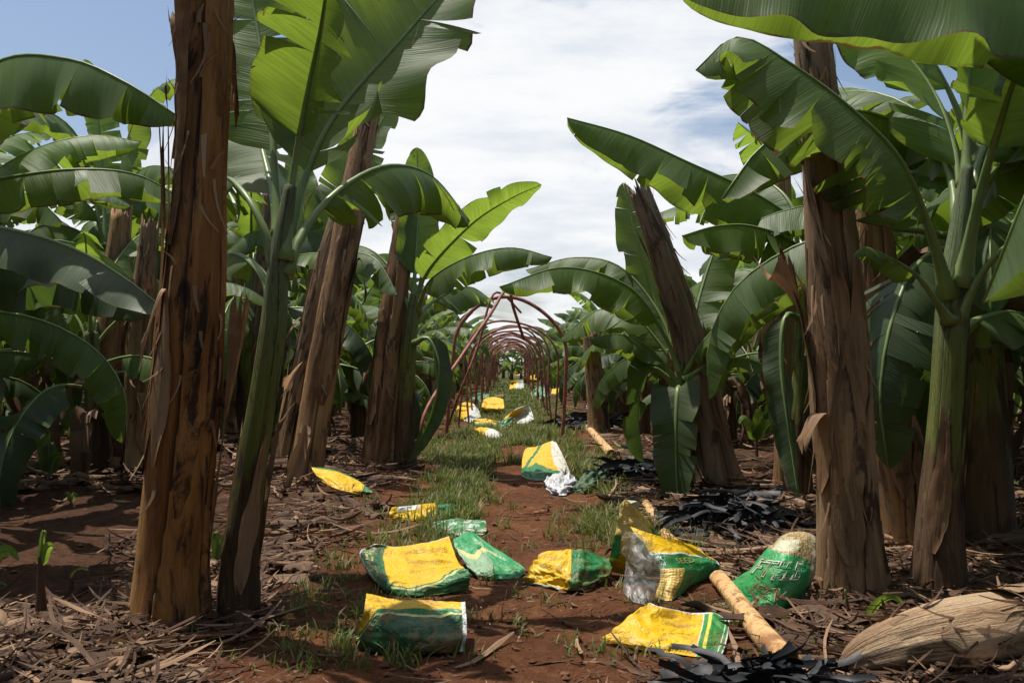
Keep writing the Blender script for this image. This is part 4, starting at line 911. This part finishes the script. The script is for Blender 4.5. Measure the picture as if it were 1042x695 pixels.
sack('tented yellow and green sack with white side on the red path', [
    [(535, 455, .18), (547, 454, .20), (560, 449, .24), (566, 450, .24)],
    [(532, 464, .13), (545, 464, .14), (558, 464, .15), (573, 464, .14)],
    [(531, 474, .07), (543, 478, .06), (560, 476, .07), (579, 478, .04)],
    [(531, 486, .0), (545, 490, .0), (562, 488, .0), (581, 484, .0)]], sack_mat('sack_t', lambda n, uv, u, v, ob: n.mix(n.step(n.sub(u, n.mul(v, .12)), .70, .72), n.mix(n.step(n.add(v, n.mul(n.m('ABSOLUTE', n.sub(u, .38)), -.7)), .48, .51), n.mix(n.band(n.add(u, n.mul(v, .45)), .38, .46), YEL, GRN), GRN), (.66, .64, .54)), .3), .1, .010, 9)
sack('pointed yellow sack with green edge caught in the litter by the ragged stem', [
    [(316, 474, .22), (340, 478, .19), (362, 487, .13), (379, 500, .06)],
    [(320, 481, .18), (340, 488, .14), (360, 495, .09), (378, 502, .05)],
    [(328, 490, .12), (342, 497, .08), (358, 501, .05), (376, 504, .02)]], sack_mat('sack_p', lambda n, uv, u, v, ob: n.mix(n.step(n.add(v, n.mul(u, .1)), .12, .15), GRN, n.mix(n.step(u, .82, .84), YEL, GRN)), .2), .04, .005, 10)
sack('thin yellow sack with white lining tucked in the grass', [
    [(398, 517, .10), (420, 514, .10), (440, 512, .10), (462, 513, .08)],
    [(396, 524, .06), (418, 521, .06), (440, 519, .06), (464, 520, .04)],
    [(401, 531, .01), (420, 530, .01), (440, 529, .0), (462, 528, .0)]], sack_mat('sack_q', lambda n, uv, u, v, ob: n.mix(n.step(u, .70, .73), n.mix(n.mul(n.band(v, .0, .45), n.band(u, .10, .45)), YEL, (.66, .66, .62)), GRN), .2), .04, .012, 11)
sack('muddy green and white sack lying flat in the grass', [
    [(442, 531, .07), (465, 528, .08), (494, 530, .07)], [(440, 538, .04), (466, 537, .04), (495, 540, .03)], [(445, 545, .0), (468, 546, .0), (490, 546, .0)]], SM['gr'], .04, .012, 12)
far = [('domed yellow and white sack leaning by the left hoop leg', [[(466, 412, .22), (474, 409, .25), (483, 412, .22), (488, 420, .1)], [(464, 419, .1), (474, 420, .12), (483, 422, .1), (489, 424, .05)], [(463, 423, .0), (474, 429, .0), (484, 430, .0), (489, 427, .0)]], 'w'),
       ('square yellow sack with green hem standing inside the first hoop', [[(492, 406, .33), (502, 404, .36), (512, 406, .33)], [(490, 414, .18), (501, 414, .18), (513, 414, .18)], [(489, 422, .0), (501, 422, .0), (513, 422, .0)]], 'y'),
       ('long flat yellow sack in front of the square standing one', [[(482, 427, .08), (495, 426, .09), (511, 430, .07)], [(481, 430, .04), (496, 430, .04), (512, 432, .03)], [(484, 433, .0), (498, 434, .0), (509, 434, .0)]], 'yp'),
       ('pale yellow sack with torn white end, nearest in the hooped part', [[(482, 436, .08), (496, 435, .09), (510, 440, .07)], [(481, 438, .04), (496, 440, .05), (511, 443, .03)], [(486, 441, .0), (498, 446, .0), (510, 446, .0)]], 'w'),
       ('fan-shaped yellow sack with white rim inside the first hoop', [[(514, 424, .12), (526, 416, .28), (538, 413, .33), (541, 420, .2)], [(512, 428, .06), (524, 424, .12), (535, 422, .16), (543, 426, .1)], [(512, 431, .0), (524, 431, .0), (535, 432, .0), (540, 431, .0)]], 'w'),
       ('small dark green sack scrap beside the fan-shaped one', [[(508, 430, .10), (515, 426, .14), (524, 424, .16)], [(507, 434, .05), (514, 432, .06), (522, 430, .06)], [(509, 438, .0), (515, 438, .0), (519, 434, .0)]], 'gr'),
       ('white and green sack lying behind the domed one', [[(480, 402, .15), (488, 400, .16), (497, 401, .15)], [(478, 405, .07), (488, 405, .07), (498, 405, .07)], [(478, 409, .0), (488, 409, .0), (497, 408, .0)]], 'gr'),
       ('crumpled pale sack half way down the tunnel', [[(520, 388, .3), (527, 387, .33), (532, 387, .3)], [(519, 392, .12), (526, 392, .14), (533, 392, .12)], [(518, 396, .0), (526, 397, .0), (533, 396, .0)]], 'w'),
       ('yellow sack against the right hoop legs far down the tunnel', [[(533, 385, .3), (540, 382, .36), (545, 381, .38)], [(533, 387, .15), (540, 386, .17), (546, 386, .17)], [(533, 389, .0), (540, 389, .0), (546, 389, .0)]], 'yp'),
       ('green and white sack among the right hoop legs', [[(542, 397, .2), (549, 393, .26), (556, 395, .2)], [(540, 401, .1), (549, 400, .1), (558, 401, .1)], [(542, 405, .0), (550, 406, .0), (557, 405, .0)]], 'gr'),
       ('yellow sack just outside the right hoop legs', [[(562, 396, .2), (567, 395, .22), (571, 396, .2)], [(561, 400, .1), (567, 400, .1), (572, 400, .1)], [(562, 403, .0), (567, 403, .0), (571, 403, .0)]], 'yp'),
       ('yellow sack behind the left hoop legs', [[(469, 383, .2), (474, 382, .22), (479, 385, .2)], [(468, 386, .1), (474, 386, .1), (480, 388, .1)], [(469, 388, .0), (474, 389, .0), (479, 390, .0)]], 'yp'),
       ('white sack far down the tunnel', [[(524, 379, .25), (529, 378, .28), (534, 379, .25)], [(524, 380, .12), (529, 380, .12), (534, 380, .12)], [(524, 382, .0), (529, 382, .0), (534, 382, .0)]], 'w')]
for i, (lab, ct, k) in enumerate(far): sack(lab, ct, SM[k], .06, .014, 20+i, (26, 18))
# plastic bits
md = crumple([[(556, 486, .12), (570, 482, .14), (584, 484, .12)], [(555, 494, .06), (570, 493, .09), (586, 492, .07)], [(562, 503, .0), (574, 505, .0), (585, 497, .0)]], 5, .02)
solo('plastic_bag', md, simple('grey_plastic', (.42, .42, .44), (.60, .60, .60), 14, .3, bs=.6), 'crumpled grey-white plastic bag beside the tented sack', 'plastic bag', G(570, 500))
md = crumple([[(588, 488, .10), (604, 480, .14), (618, 478, .12)], [(584, 496, .05), (602, 490, .09), (618, 487, .06)], [(582, 503, .0), (600, 502, .0), (616, 494, .0)]], 6, .022)
solo('green_cloth', md, simple('olive_cloth', (.045, .085, .04), (.075, .125, .06), 14, .6, bs=.4), 'wrinkled dark green cloth next to the grey plastic bag', 'cloth', G(600, 498))
md = crumple([[(598, 411, .12), (606, 409, .14), (611, 411, .1)], [(597, 414, .05), (605, 414, .08), (612, 414, .05)], [(598, 418, .0), (605, 418, .0), (611, 417, .0)]], 7, .02, (20, 20))
solo('plastic_scrap', md, simple('blue_plastic', (.35, .52, .72), (.65, .72, .78), 14, .3), 'pale blue plastic scrap in the black heap near the hoop', 'plastic scrap', G(604, 416))
# black strip heaps
m, n_ = mat('black_plastic'); a = n_.noise(n_.obj(), 12, 5, .6)
n_.out(n_.bsdf(n_.mix(n_.step(a, .55, .8), (.010, .011, .013), (.045, .038, .032)), n_.add(.42, n_.mul(a, .35)), n_.bump(a, .4, .006), .5)); M['black'] = m
def heap(cx, cy, rx, ry, hh, k, seed, label, ln=(.2, .55), w=(.014, .035)):
    r = np.random.RandomState(seed); c0 = G(cx, cy); md = MD()
    for q in range(k):
        a = r.uniform(0, 6.28); d = math.sqrt(r.uniform()); x = c0[0]+rx*d*math.cos(a); y = c0[1]+ry*d*math.sin(a); z = hh*(1-d*d)*r.uniform(.1, 1)
        L = r.uniform(*ln); yaw = r.uniform(0, 6.28); p = [np.array((x, y, float(gh(x, y))+z+.01))]; el = r.uniform(-.3, .5)
        for i in range(6):
            p.append(p[-1]+L/6*np.array((math.cos(yaw)*math.cos(el), math.sin(yaw)*math.cos(el), math.sin(el)))); yaw += r.normal(.0, .30); el = el*.6+r.normal(-.06, .20)
        p = crs(p, 14); p[:, 2] = np.maximum(p[:, 2], gh(p[:, 0], p[:, 1])+.008)
        T, S, N = frames(p, r.normal(0, 1, 3)); ww = r.uniform(*w)
        md.addgrid(np.stack([p-S*ww+N*ww*.15, p-N*ww*.1, p+S*ww+N*ww*.15], 1), 0, None, None, False, r.uniform())
    return solo('black_plastic_heap', md, M['black'], label, 'plastic heap', c0)
heap(772, 712, .26, .10, .13, 260, 1, 'heap of black plastic strips at the bottom edge', (.12, .30), (.010, .022))
heap(742, 540, .40, .30, .27, 420, 2, 'wide tangle of black strips behind the bulging green sack', (.15, .40), (.010, .022))
heap(648, 488, .30, .5, .22, 200, 3, 'black strip tangle under the hanging leaves beside the green cloth', (.15, .45), (.012, .026))
heap(600, 434, .55, 1.3, .18, 150, 4, 'far black strip heap beside the right leg of the nearest hoop', (.3, .8), (.02, .05))
# logs
def log(name, label, pts, matn, seed, k=3, saw=.05):
    q = [np.r_[P(*a[:3]), a[3]] for a in pts]; loc = q[0][:3].copy(); loc[2] = float(gh(loc[0], loc[1]))
    for a in q: a[2] = max(a[2], float(gh(a[0], a[1]))+a[3]*.8)
    root = thing(name, label, 'log', loc); md = MD(); c4 = crs(q, 50); fr = stem(md, q, seed, saw, k, 36, 60); part('trunk', md, M[matn], root); return root, fr
def gq(px, py, r): p = G(px, py, r); return (px, py, p[1], r)
M['log_pale'] = stem_mat('log_pale', [(.10, .055, .028), (.30, .18, .095), (.42, .28, .16), (.54, .40, .26)], dark=.5)
m, n_ = mat('pole_skin'); a = n_.noise(n_.obj(), 9, 6, .65); b = n_.noise(n_.obj(), 26, 6, .75)
c = n_.ramp(a, [(.36, (.28, .13, .05)), (.48, (.58, .34, .14)), (.7, (.66, .46, .24))]); c = n_.mix(n_.mul(n_.step(b, .56, .62), .8), c, (.10, .05, .02))
n_.out(n_.bsdf(c, .6, n_.bump(n_.add(a, b), .5, .008), .35)); M['pole'] = m
M['log_tan'] = stem_mat('log_tan', [(.22, .10, .03), (.50, .29, .11), (.62, .41, .18), (.68, .50, .27)], dark=.45)
log('fallen_pole', 'pale tan peeled pole lying between the striped and green sacks', [gq(731, 588, .045), gq(752, 615, .047), gq(775, 645, .049), gq(800, 672, .05)], 'pole', 31, 1, .0)
log('fallen_pole', 'thin brown-flecked pole under the edge of the black tangle', [gq(654, 508, .035), gq(668, 530, .037), gq(684, 552, .04), gq(712, 566, .045)], 'pole', 32, 1, .0)
log('fallen_pole', 'pale decayed pole beside the grass past the tented sack', [gq(592, 428, .05), gq(608, 446, .055), gq(622, 462, .06)], 'pole', 34, 1, .0)
rt, fr = log('fallen_banana_stem', 'large shredded tan banana stem lying across the bottom right corner', [gq(852, 680, .015), gq(880, 668, .075), gq(925, 655, .115), gq(985, 646, .145), (1060, 634, 3.95, .15), (1160, 640, 3.9, .12)], 'log_pale', 33, 9, .16)
md = MD(); fibres(md, fr, 90, 77, .30); md.mi = md.mi; tag(part('loose_fibres', md, M['dry_leaf'], rt), None, kind='stuff')
for q in range(9):
    md = MD(); r_ = np.random.RandomState(q); z0 = r_.uniform(.0, .6); sheath(md, fr, r_.uniform(2.5, 5.8), r_.uniform(.4, .8), z0, z0+r_.uniform(.2, .4), .005, r_.uniform(.0, .05), 90+q, rag=.25, col=.9)
    part('dry_sheath', md, M['log_pale'], rt)
rt, fr = log('fallen_banana_stem', 'weathered banana stem lying in the litter at the right edge', [gq(935, 525, .06), gq(985, 545, .065), gq(1040, 552, .07), gq(1100, 556, .07)], 'stem_grey', 35, 9, .22)

# ------------------------------------------------------------------ suckers and seedlings
def sucker(label, px, py, h, r, leaves, seed, lean=0.0, name='banana_sucker', mm='stem_sucker'):
    b = G(px, py); root = thing(name, label, 'banana shoot', b); md = MD()
    stem(md, [(b[0], b[1], b[2]-.03, r*1.25), (b[0]+lean*.3, b[1], b[2]+h*.45, r*.8), (b[0]+lean, b[1], b[2]+h, r*.3)], seed, .05, 3, 20, 30, cut=False); part('pseudostem', md, M[mm], root)
    for q, (dx, dz, L_, W_, mt) in enumerate(leaves):
        t = b+np.array((lean, 0, h*.92)); rr_ = np.random.RandomState(seed+q); dy = rr_.uniform(-.3, .3)*abs(dx)
        leaf(root, [t-np.array((0, 0, .04)), t+np.array((dx*.3, dy*.3, dz*.6)), t+np.array((dx*.7, dy*.7, dz)), t+np.array((dx, dy, dz*.75))], W_, .12, seed+q, mt, .006, fold=.1, curl=.4, tears=0, n=20, m=4, wave=.15, side0=(0, 1, .2) if abs(dx) > abs(dz)*1.5 else (1, .5, 0))
M['stem_sucker'] = simple('sucker_stem', (.05, .02, .012), (.12, .05, .03), 12, .5, (1, 1, .2))
sucker('dark red pointed sucker with a green tip leaf at lower left', 42, 640, .34, .028, [(.03, .15, .1, .03, 'leaf_young'), (.08, .08, .1, .06, 'leaf_young')], 201, -.01)
sucker('short stub sucker with one flat green leaf at lower left', 72, 605, .12, .020, [(.10, .03, .1, .05, 'leaf_young')], 202)
sucker('bright leafy shoot cut by the left edge of the frame', -30, 620, .10, .015, [(.22, .20, .3, .09, 'leaf_young'), (.16, .03, .3, .09, 'leaf'), (-.1, .2, .3, .09, 'leaf_young')], 203)
sucker('small shoot growing between the two near left stems', 222, 582, .08, .012, [(-.03, .16, .1, .07, 'leaf_young'), (.04, .13, .1, .05, 'leaf_young')], 204)
sucker('young shoot with upright leaves in the litter mound at left', 50, 495, .12, .02, [(-.02, .26, .2, .16, 'leaf'), (-.12, .34, .2, .14, 'leaf_young'), (.12, .16, .2, .12, 'leaf')], 205)
sucker('tiny bright seedling at the foot of the litter mound', 72, 512, .04, .008, [(.06, .04, .1, .04, 'leaf_young'), (-.05, .05, .1, .04, 'leaf_young')], 206)
sucker('thin cut shoot with small leaf before the fallen stem', 862, 640, .14, .018, [(-.01, .05, .1, .02, 'leaf_young')], 207)
sucker('single broad green leaf shoot by the fallen tan stem', 880, 642, .05, .010, [(.16, .11, .1, .07, 'leaf_young')], 208)
sucker('pale green shoot on the litter behind the speckled stem', 1010, 505, .05, .012, [(.05, .15, .1, .14, 'leaf'), (.2, .08, .1, .12, 'leaf')], 209)
sucker('light green shoot behind the speckled stem', 940, 470, .10, .015, [(.12, .04, .1, .1, 'leaf_young')], 210)
sucker('yellow-green shoot beyond the grey stem at left', 160, 425, .30, .02, [(.10, .15, .2, .16, 'leaf_young'), (-.1, .2, .2, .14, 'leaf_young')], 211)
sucker('leafy shoot to the right beyond the leaning grey stem', 770, 470, .25, .02, [(.2, .2, .2, .16, 'leaf_young'), (-.2, .25, .2, .14, 'leaf_young'), (.05, .35, .2, .14, 'leaf_young')], 212)
for q, (a, b, lab) in enumerate([(20, 440, 'leafy undergrowth shoot at the far left edge'), (70, 425, 'leafy undergrowth shoot in front of the slender dark plant'), (360, 430, 'leafy undergrowth shoot between the ragged and dark stems'), (640, 425, 'leafy undergrowth shoot beyond the black tangle'), (880, 445, 'leafy undergrowth shoot behind the near right stems'), (1030, 450, 'leafy undergrowth shoot at the far right edge')]):
    sucker(lab, a, b, .35, .03, [(.4, .35, .3, .2, 'leaf'), (-.4, .4, .3, .2, 'leaf_young'), (.05, .6, .3, .2, 'leaf'), (-.2, .2, .3, .2, 'leaf')], 220+q*5)
# hanging dead leaf at the foot of the ragged stem
md = MD(); blade(md, [P(312, 430, 8.4), P(306, 455, 8.35), P(298, 480, 8.3), P(290, 505, 8.25)], .22, .5, .9, .4, 2, 5, (1, .3, 0)); md.col = [np.full(len(c), .8) for c in md.col]
solo('dead_leaf', md, M['dry_leaf'], 'grey dead leaf hanging at the foot of the ragged leaning stem', 'dead leaf', G(292, 503))
for q, (a, lab) in enumerate([([(88, 622), (112, 612), (138, 628)], 'curled dead leaf on the pile left of the thick stem'), ([(112, 600), (122, 640), (105, 690)], 'long twisted dead leaf strip at lower left'), ([(150, 600), (135, 650), (175, 672)], 'dead leaf strip curling below the thick near left stem')]):
    md = MD(); pts = [G(x_, y_, .06 if q != 3 else .22) for x_, y_ in a]; blade(md, pts, .055, .2, 1.4, .7, 0, 300+q, m=6); md.col = [np.full(len(c), .85) for c in md.col]
    solo('dead_leaf', md, M['dry_leaf'], lab, 'dead leaf', pts[1])

# ------------------------------------------------------------------ stuff: litter, clods, grass
def strips(md, pos, ln, wd, yaw, pitch, curl, rollv, tone, seg=4, up=0.01, tw=0.6):
    """many bent strips at once"""
    n = len(pos); t = np.linspace(-.5, .5, seg+1)
    d = np.stack([np.cos(yaw), np.sin(yaw), 0*yaw], -1); sd_ = np.stack([-np.sin(yaw), np.cos(yaw), 0*yaw], -1)
    z = np.array((0, 0, 1.0))
    x = t[None]*ln[:, None]; y = curl[:, None]*ln[:, None]*(t[None]**2)*1.4
    bend = np.sin(t*3.1)[None]*ln[:, None]*.12*np.sign(curl)[:, None]
    hz = np.abs(y)+pitch[:, None]*x+up
    c = pos[:, None]+x[..., None]*d[:, None]+bend[..., None]*sd_[:, None]+hz[..., None]*z
    rl = rollv[:, None]+tw*t[None]*2
    w = wd[:, None]*np.array([.35]+[1]*(seg-1)+[.25])[None]*.5
    o = (np.cos(rl)*w)[..., None]*sd_[:, None]+(np.abs(np.sin(rl))*w)[..., None]*z
    p = np.stack([c-o*.9, c+(w*.25)[..., None]*z, c+o*.9], 2)      # 3 across: folded
    k = (seg+1)*3; v = p.reshape(n*k, 3)
    q = []
    for i in range(seg):
        for j in range(2): q.append([i*3+j, i*3+j+1, i*3+j+4, i*3+j+3])
    f = (np.arange(n)[:, None, None]*k+np.array(q)[None]).reshape(-1, 4)
    uv = np.stack(np.broadcast_arrays((t[None, :, None]*ln[:, None, None]), (np.array([-1, 0, 1])[None, None]*wd[:, None, None])), -1).reshape(-1, 2)
    md.addraw(v, f, 0, np.repeat(tone, k), uv)
rs = np.random.RandomState(11)

occ = set()
for o in scene.objects:
    if o.type == 'MESH' and o.parent is None and o.name.split('.')[0] in ('fertiliser_sack', 'plastic_bag', 'green_cloth'):
        for v in o.data.vertices:
            p = v.co+o.location; occ.add((int(math.floor(p.x/.05)), int(math.floor(p.y/.05))))
def free(x, y): return np.array([(int(math.floor(a/.05)), int(math.floor(b/.05))) not in occ for a, b in zip(x, y)])
def ground_samples(n, y0=372, y1=760, spread=1.0):
    """points whose density falls with distance from the path's near end"""
    u = rs.uniform(0, 1, n); D = 1/(1/3.0+(1/48.0-1/3.0)*u**.85)
    x = rs.uniform(-.75, .75, n)*D*1.0*spread; return x, D
SB = np.array([tuple(o.location)[:2] for o in scene.objects if o.type == 'EMPTY' and o.parent is None and o.location.y < 13 and o.name.startswith(('cut_banana', 'banana_plant'))])
def near_stem(x, y):
    r_ = np.zeros(np.shape(x))
    for a, b in SB: r_ = np.maximum(r_, np.exp(-((np.asarray(x)-a)**2+(np.asarray(y)-b)**2)/.42**2))
    return r_
def litter_w(x, y):
    w = sst(np.abs(x+.1*np.sin(y)), .75, 1.45)
    patch = fbm(x*.8+3, y*.8, 77, 3)
    bare = 2.2*np.exp(-((x+3.0)/1.0)**2-((y-6.6)/1.0)**2)+.9*np.exp(-((x+1.0)/.35)**2-((y-4.9)/.8)**2)              # bare red soil on the left
    return np.clip(w*(.66+1.7*patch)-bare*.9+.03+.15*(fbm(x*1.5, y*1.5, 99, 2) > .2)*(np.abs(x) > .3)+w*.8*near_stem(x, y), 0, 1)
x, y = ground_samples(42000); keep = (rs.uniform(0, 1, len(x)) < litter_w(x, y)) & free(x, y); x, y = x[keep], y[keep]
n = len(x); big = rs.uniform(0, 1, n)**3
ln = .03+.42*big**1.5+.009*y; wd = (.004+.024*big*rs.uniform(.2, 1, n))+.0010*y
md = MD(); pile = np.clip(litter_w(x, y), 0, 1)*rs.uniform(0, 1, n)*(.05+.07*near_stem(x, y))
strips(md, np.stack([x, y, gh(x, y)+pile], -1), ln, wd, rs.uniform(0, 6.28, n), rs.normal(0, .06, n), rs.normal(0, .22, n), rs.normal(0, .4, n), rs.uniform(0, 1, n)**2.8)
tag(link('dry_leaf_litter', md.mesh('dry_leaf_litter', [M['dry_leaf']])), 'brown carpet of dry banana leaf scraps between the stems', 'leaf litter', kind='stuff')
x, y = ground_samples(9000); keep = (np.abs(x) > .8+.2*np.sin(y*3)) & (rs.uniform(0, 1, len(x)) < litter_w(x, y)) & free(x, y) & free(x+.12, y) & free(x-.12, y) & free(x, y+.12) & free(x, y-.12); x, y = x[keep], y[keep]; n = len(x)
md = MD(); strips(md, np.stack([x, y, gh(x, y)+.02+rs.uniform(0, .05, n)], -1), rs.uniform(.2, .75, n), rs.uniform(.005, .020, n)+.0008*y, rs.uniform(0, 6.28, n), rs.normal(0, .05, n), rs.normal(0, .22, n), rs.normal(0, .5, n), rs.uniform(0, 1, n)**2.6, 8)
tag(link('dry_leaf_strands', md.mesh('dry_leaf_strands', [M['dry_leaf']])), 'long dry curling strands of banana leaf over the litter', 'leaf litter', kind='stuff')
x, y = ground_samples(9000); keep = (np.abs(x) < 1.5) & (y < 14) & free(x, y) & (fbm(x*2, y*2, 61, 2) > -.15); x, y = x[keep], y[keep]; n = len(x)
md = MD(); strips(md, np.stack([x, y, gh(x, y)+.012], -1), rs.uniform(.012, .07, n), rs.uniform(.003, .009, n), rs.uniform(0, 6.28, n), rs.normal(0, .05, n), rs.normal(0, .3, n), rs.normal(0, .4, n), rs.uniform(0, 1, n)**1.5, 3)
tag(link('straw_bits', md.mesh('straw_bits', [M['dry_leaf']])), 'short straw bits trodden into the red path', 'leaf litter', kind='stuff')
# larger crumpled leaves
md = MD()
x, y = ground_samples(1500); keep = (rs.uniform(0, 1, len(x)) < litter_w(x, y)**1.5) & free(x, y) & free(x, y+.1) & free(x+.1, y) & free(x-.1, y) & free(x, y-.12); x, y = x[keep], y[keep]
x = np.r_[x, rs.normal(-3.9, .6, 120), rs.normal(5.2, .8, 70), rs.normal(-2.3, .35, 40)]; y = np.r_[y, rs.normal(9.6, .8, 120), rs.normal(9.2, .6, 70), rs.normal(4.3, .3, 40)]
for i in range(len(x)):
    L = rs.uniform(.2, .42)+.035*min(y[i], 16); a = rs.uniform(0, 6.28); k = 5; t = np.linspace(-.5, .5, k)
    pts = np.stack([x[i]+t*L*math.cos(a)+rs.normal(0, .03, k), y[i]+t*L*math.sin(a)+rs.normal(0, .03, k), 0*t], -1)
    pts[:, 2] = gh(pts[:, 0], pts[:, 1])+.03+rs.uniform(0, .06, k)
    sub = MD(); blade(sub, pts, rs.uniform(.07, .15)+.011*min(y[i], 16), rs.uniform(-.2, .7), rs.uniform(.4, 1.9), .8, 4, rs.randint(9999), None, 14, 5)
    tone = rs.uniform(0, 1)**1.5; sub.col = [np.full(len(c), tone) for c in sub.col]; md.merge(sub)
tag(link('crumpled_dead_leaves', md.mesh('crumpled_dead_leaves', [M['dry_leaf']])), 'large crumpled dead banana leaves heaped between the stems', 'leaf litter', kind='stuff')
# clods
md = MD(); x, y = ground_samples(7000); keep = (y < 16); x, y = x[keep], y[keep]
ico = np.array([(0, 0, 1), (.9, 0, .2), (.2, .9, .1), (-.8, .4, .2), (-.5, -.8, .1), (.5, -.75, .2), (0, 0, -.8)])
icf = np.array([(0, 1, 2, 2), (0, 2, 3, 3), (0, 3, 4, 4), (0, 4, 5, 5), (0, 5, 1, 1), (6, 2, 1, 1), (6, 3, 2, 2), (6, 4, 3, 3), (6, 5, 4, 4), (6, 1, 5, 5)])
n = len(x); sz = .004+.020*rs.uniform(0, 1, n)**5+.0006*y
v = ico[None]*(sz[:, None, None]*rs.uniform(.6, 1.3, (n, 1, 3)))*rs.uniform(.75, 1.25, (n, 7, 1)); a = rs.uniform(0, 6.28, n)
vx = v[..., 0]*np.cos(a)[:, None]-v[..., 1]*np.sin(a)[:, None]; vy = v[..., 0]*np.sin(a)[:, None]+v[..., 1]*np.cos(a)[:, None]
v = np.stack([vx+x[:, None], vy+y[:, None], v[..., 2]*.7+(gh(x, y)+sz*.3)[:, None]], -1)
tri = icf[:, :3]; me = MD(); me.addraw(v.reshape(-1, 3), (np.arange(n)[:, None, None]*7+tri[None]).reshape(-1, 3))
tag(link('soil_crumbs', me.mesh('soil_crumbs', [M['soilclod']], smooth=False)), 'small crumbs of red soil strewn along the path', 'soil crumbs', kind='stuff')
# grass
def grass(nt, D0, D1, dens, hgt, name, label, seed):
    r = np.random.RandomState(seed); X = []; Y = []
    while len(X) < nt:
        D = 1/(1/D0+(1/D1-1/D0)*r.uniform()); xx = r.uniform(-1.6, 1.6)
        if r.uniform() < dens(xx, D): X.append(xx); Y.append(D)
    X = np.array(X); Y = np.array(Y); ok = free(X, Y) & free(X, Y-.04); X = X[ok]; Y = Y[ok]; nt = len(X); bl = 14
    X = np.repeat(X, bl)+r.normal(0, .035, nt*bl); Y = np.repeat(Y, bl)+r.normal(0, .035, nt*bl); n = nt*bl
    a = r.uniform(0, 6.28, n); h = hgt*r.uniform(.35, 1.25, n); lean = r.uniform(.15, 1.1, n); w = .0022+.0003*Y+r.uniform(0, .002, n)
    t = np.array([0, .4, .75, 1.0]); d = np.stack([np.cos(a), np.sin(a), 0*a], -1); s = np.stack([-np.sin(a), np.cos(a), 0*a], -1)
    c = np.stack([X, Y, gh(X, Y)-.005], -1)[:, None]+(lean*h)[:, None, None]*(t**2)[None, :, None]*d[:, None]
    c[..., 2] += h[:, None]*(t-.35*lean[:, None]*t**2)
    ww = w[:, None]*np.array([1, .8, .5, .1])[None]
    p = np.stack([c-s[:, None]*ww[..., None], c+s[:, None]*ww[..., None]], 2).reshape(n*8, 3)
    q = np.array([[0, 1, 3, 2], [2, 3, 5, 4], [4, 5, 7, 6]]); f = (np.arange(n)[:, None, None]*8+q[None]).reshape(-1, 4)
    md = MD(); md.addraw(p, f, 0, np.repeat(r.uniform(0, 1, n), 8)); return tag(link(name, md.mesh(name, [M['grass']])), label, 'grass', kind='stuff')
m, n_ = mat('grass_blades'); t = n_.attr('tone'); c = n_.ramp(t, [(.0, (.06, .09, .016)), (.45, (.11, .15, .03)), (.75, (.18, .19, .05)), (1.0, (.36, .28, .14))])
n_.out(n_.mixs(.35, n_.bsdf(c, .55, None, .35), n_.transl(n_.mix(.5, c, (.20, .28, .04))))); M['grass'] = m
def dens_a(x, D):
    d = 0
    if D > 10.5: d = .9*math.exp(-((x+.1)/.95)**2)+.1
    if D > 13.5 and abs(x-.1) < .35: d *= .8
    g = math.exp(-((x+.52)/.22)**2)
    d = max(d, (.95 if D > 7 else .30)*g, .85*math.exp(-((x-.78)/.28)**2-((D-10)/1.6)**2), .5*math.exp(-((x-.75)/.3)**2-((D-6.6)/.8)**2))
    if -.15 < x < .45 and 7.2 < D < 13: d *= .12
    if x < -1.2 or x > 1.3: d *= .3
    return d*max(0, -.12+1.9*float(fbm(x*2.2, D*1.1, 5, 2)+.5))
grass(1750, 5.2, 52, dens_a, .15, 'grass', 'green grass tufts along the path and through the hoop tunnel', 3)
grass(260, 3.7, 8, lambda x, D: .7*math.exp(-((x+.75)/.5)**2)+.35*math.exp(-((x-.7)/.4)**2)+.12, .085, 'sparse_grass', 'sparse thin grass on the bare soil around the nearest sacks', 8)
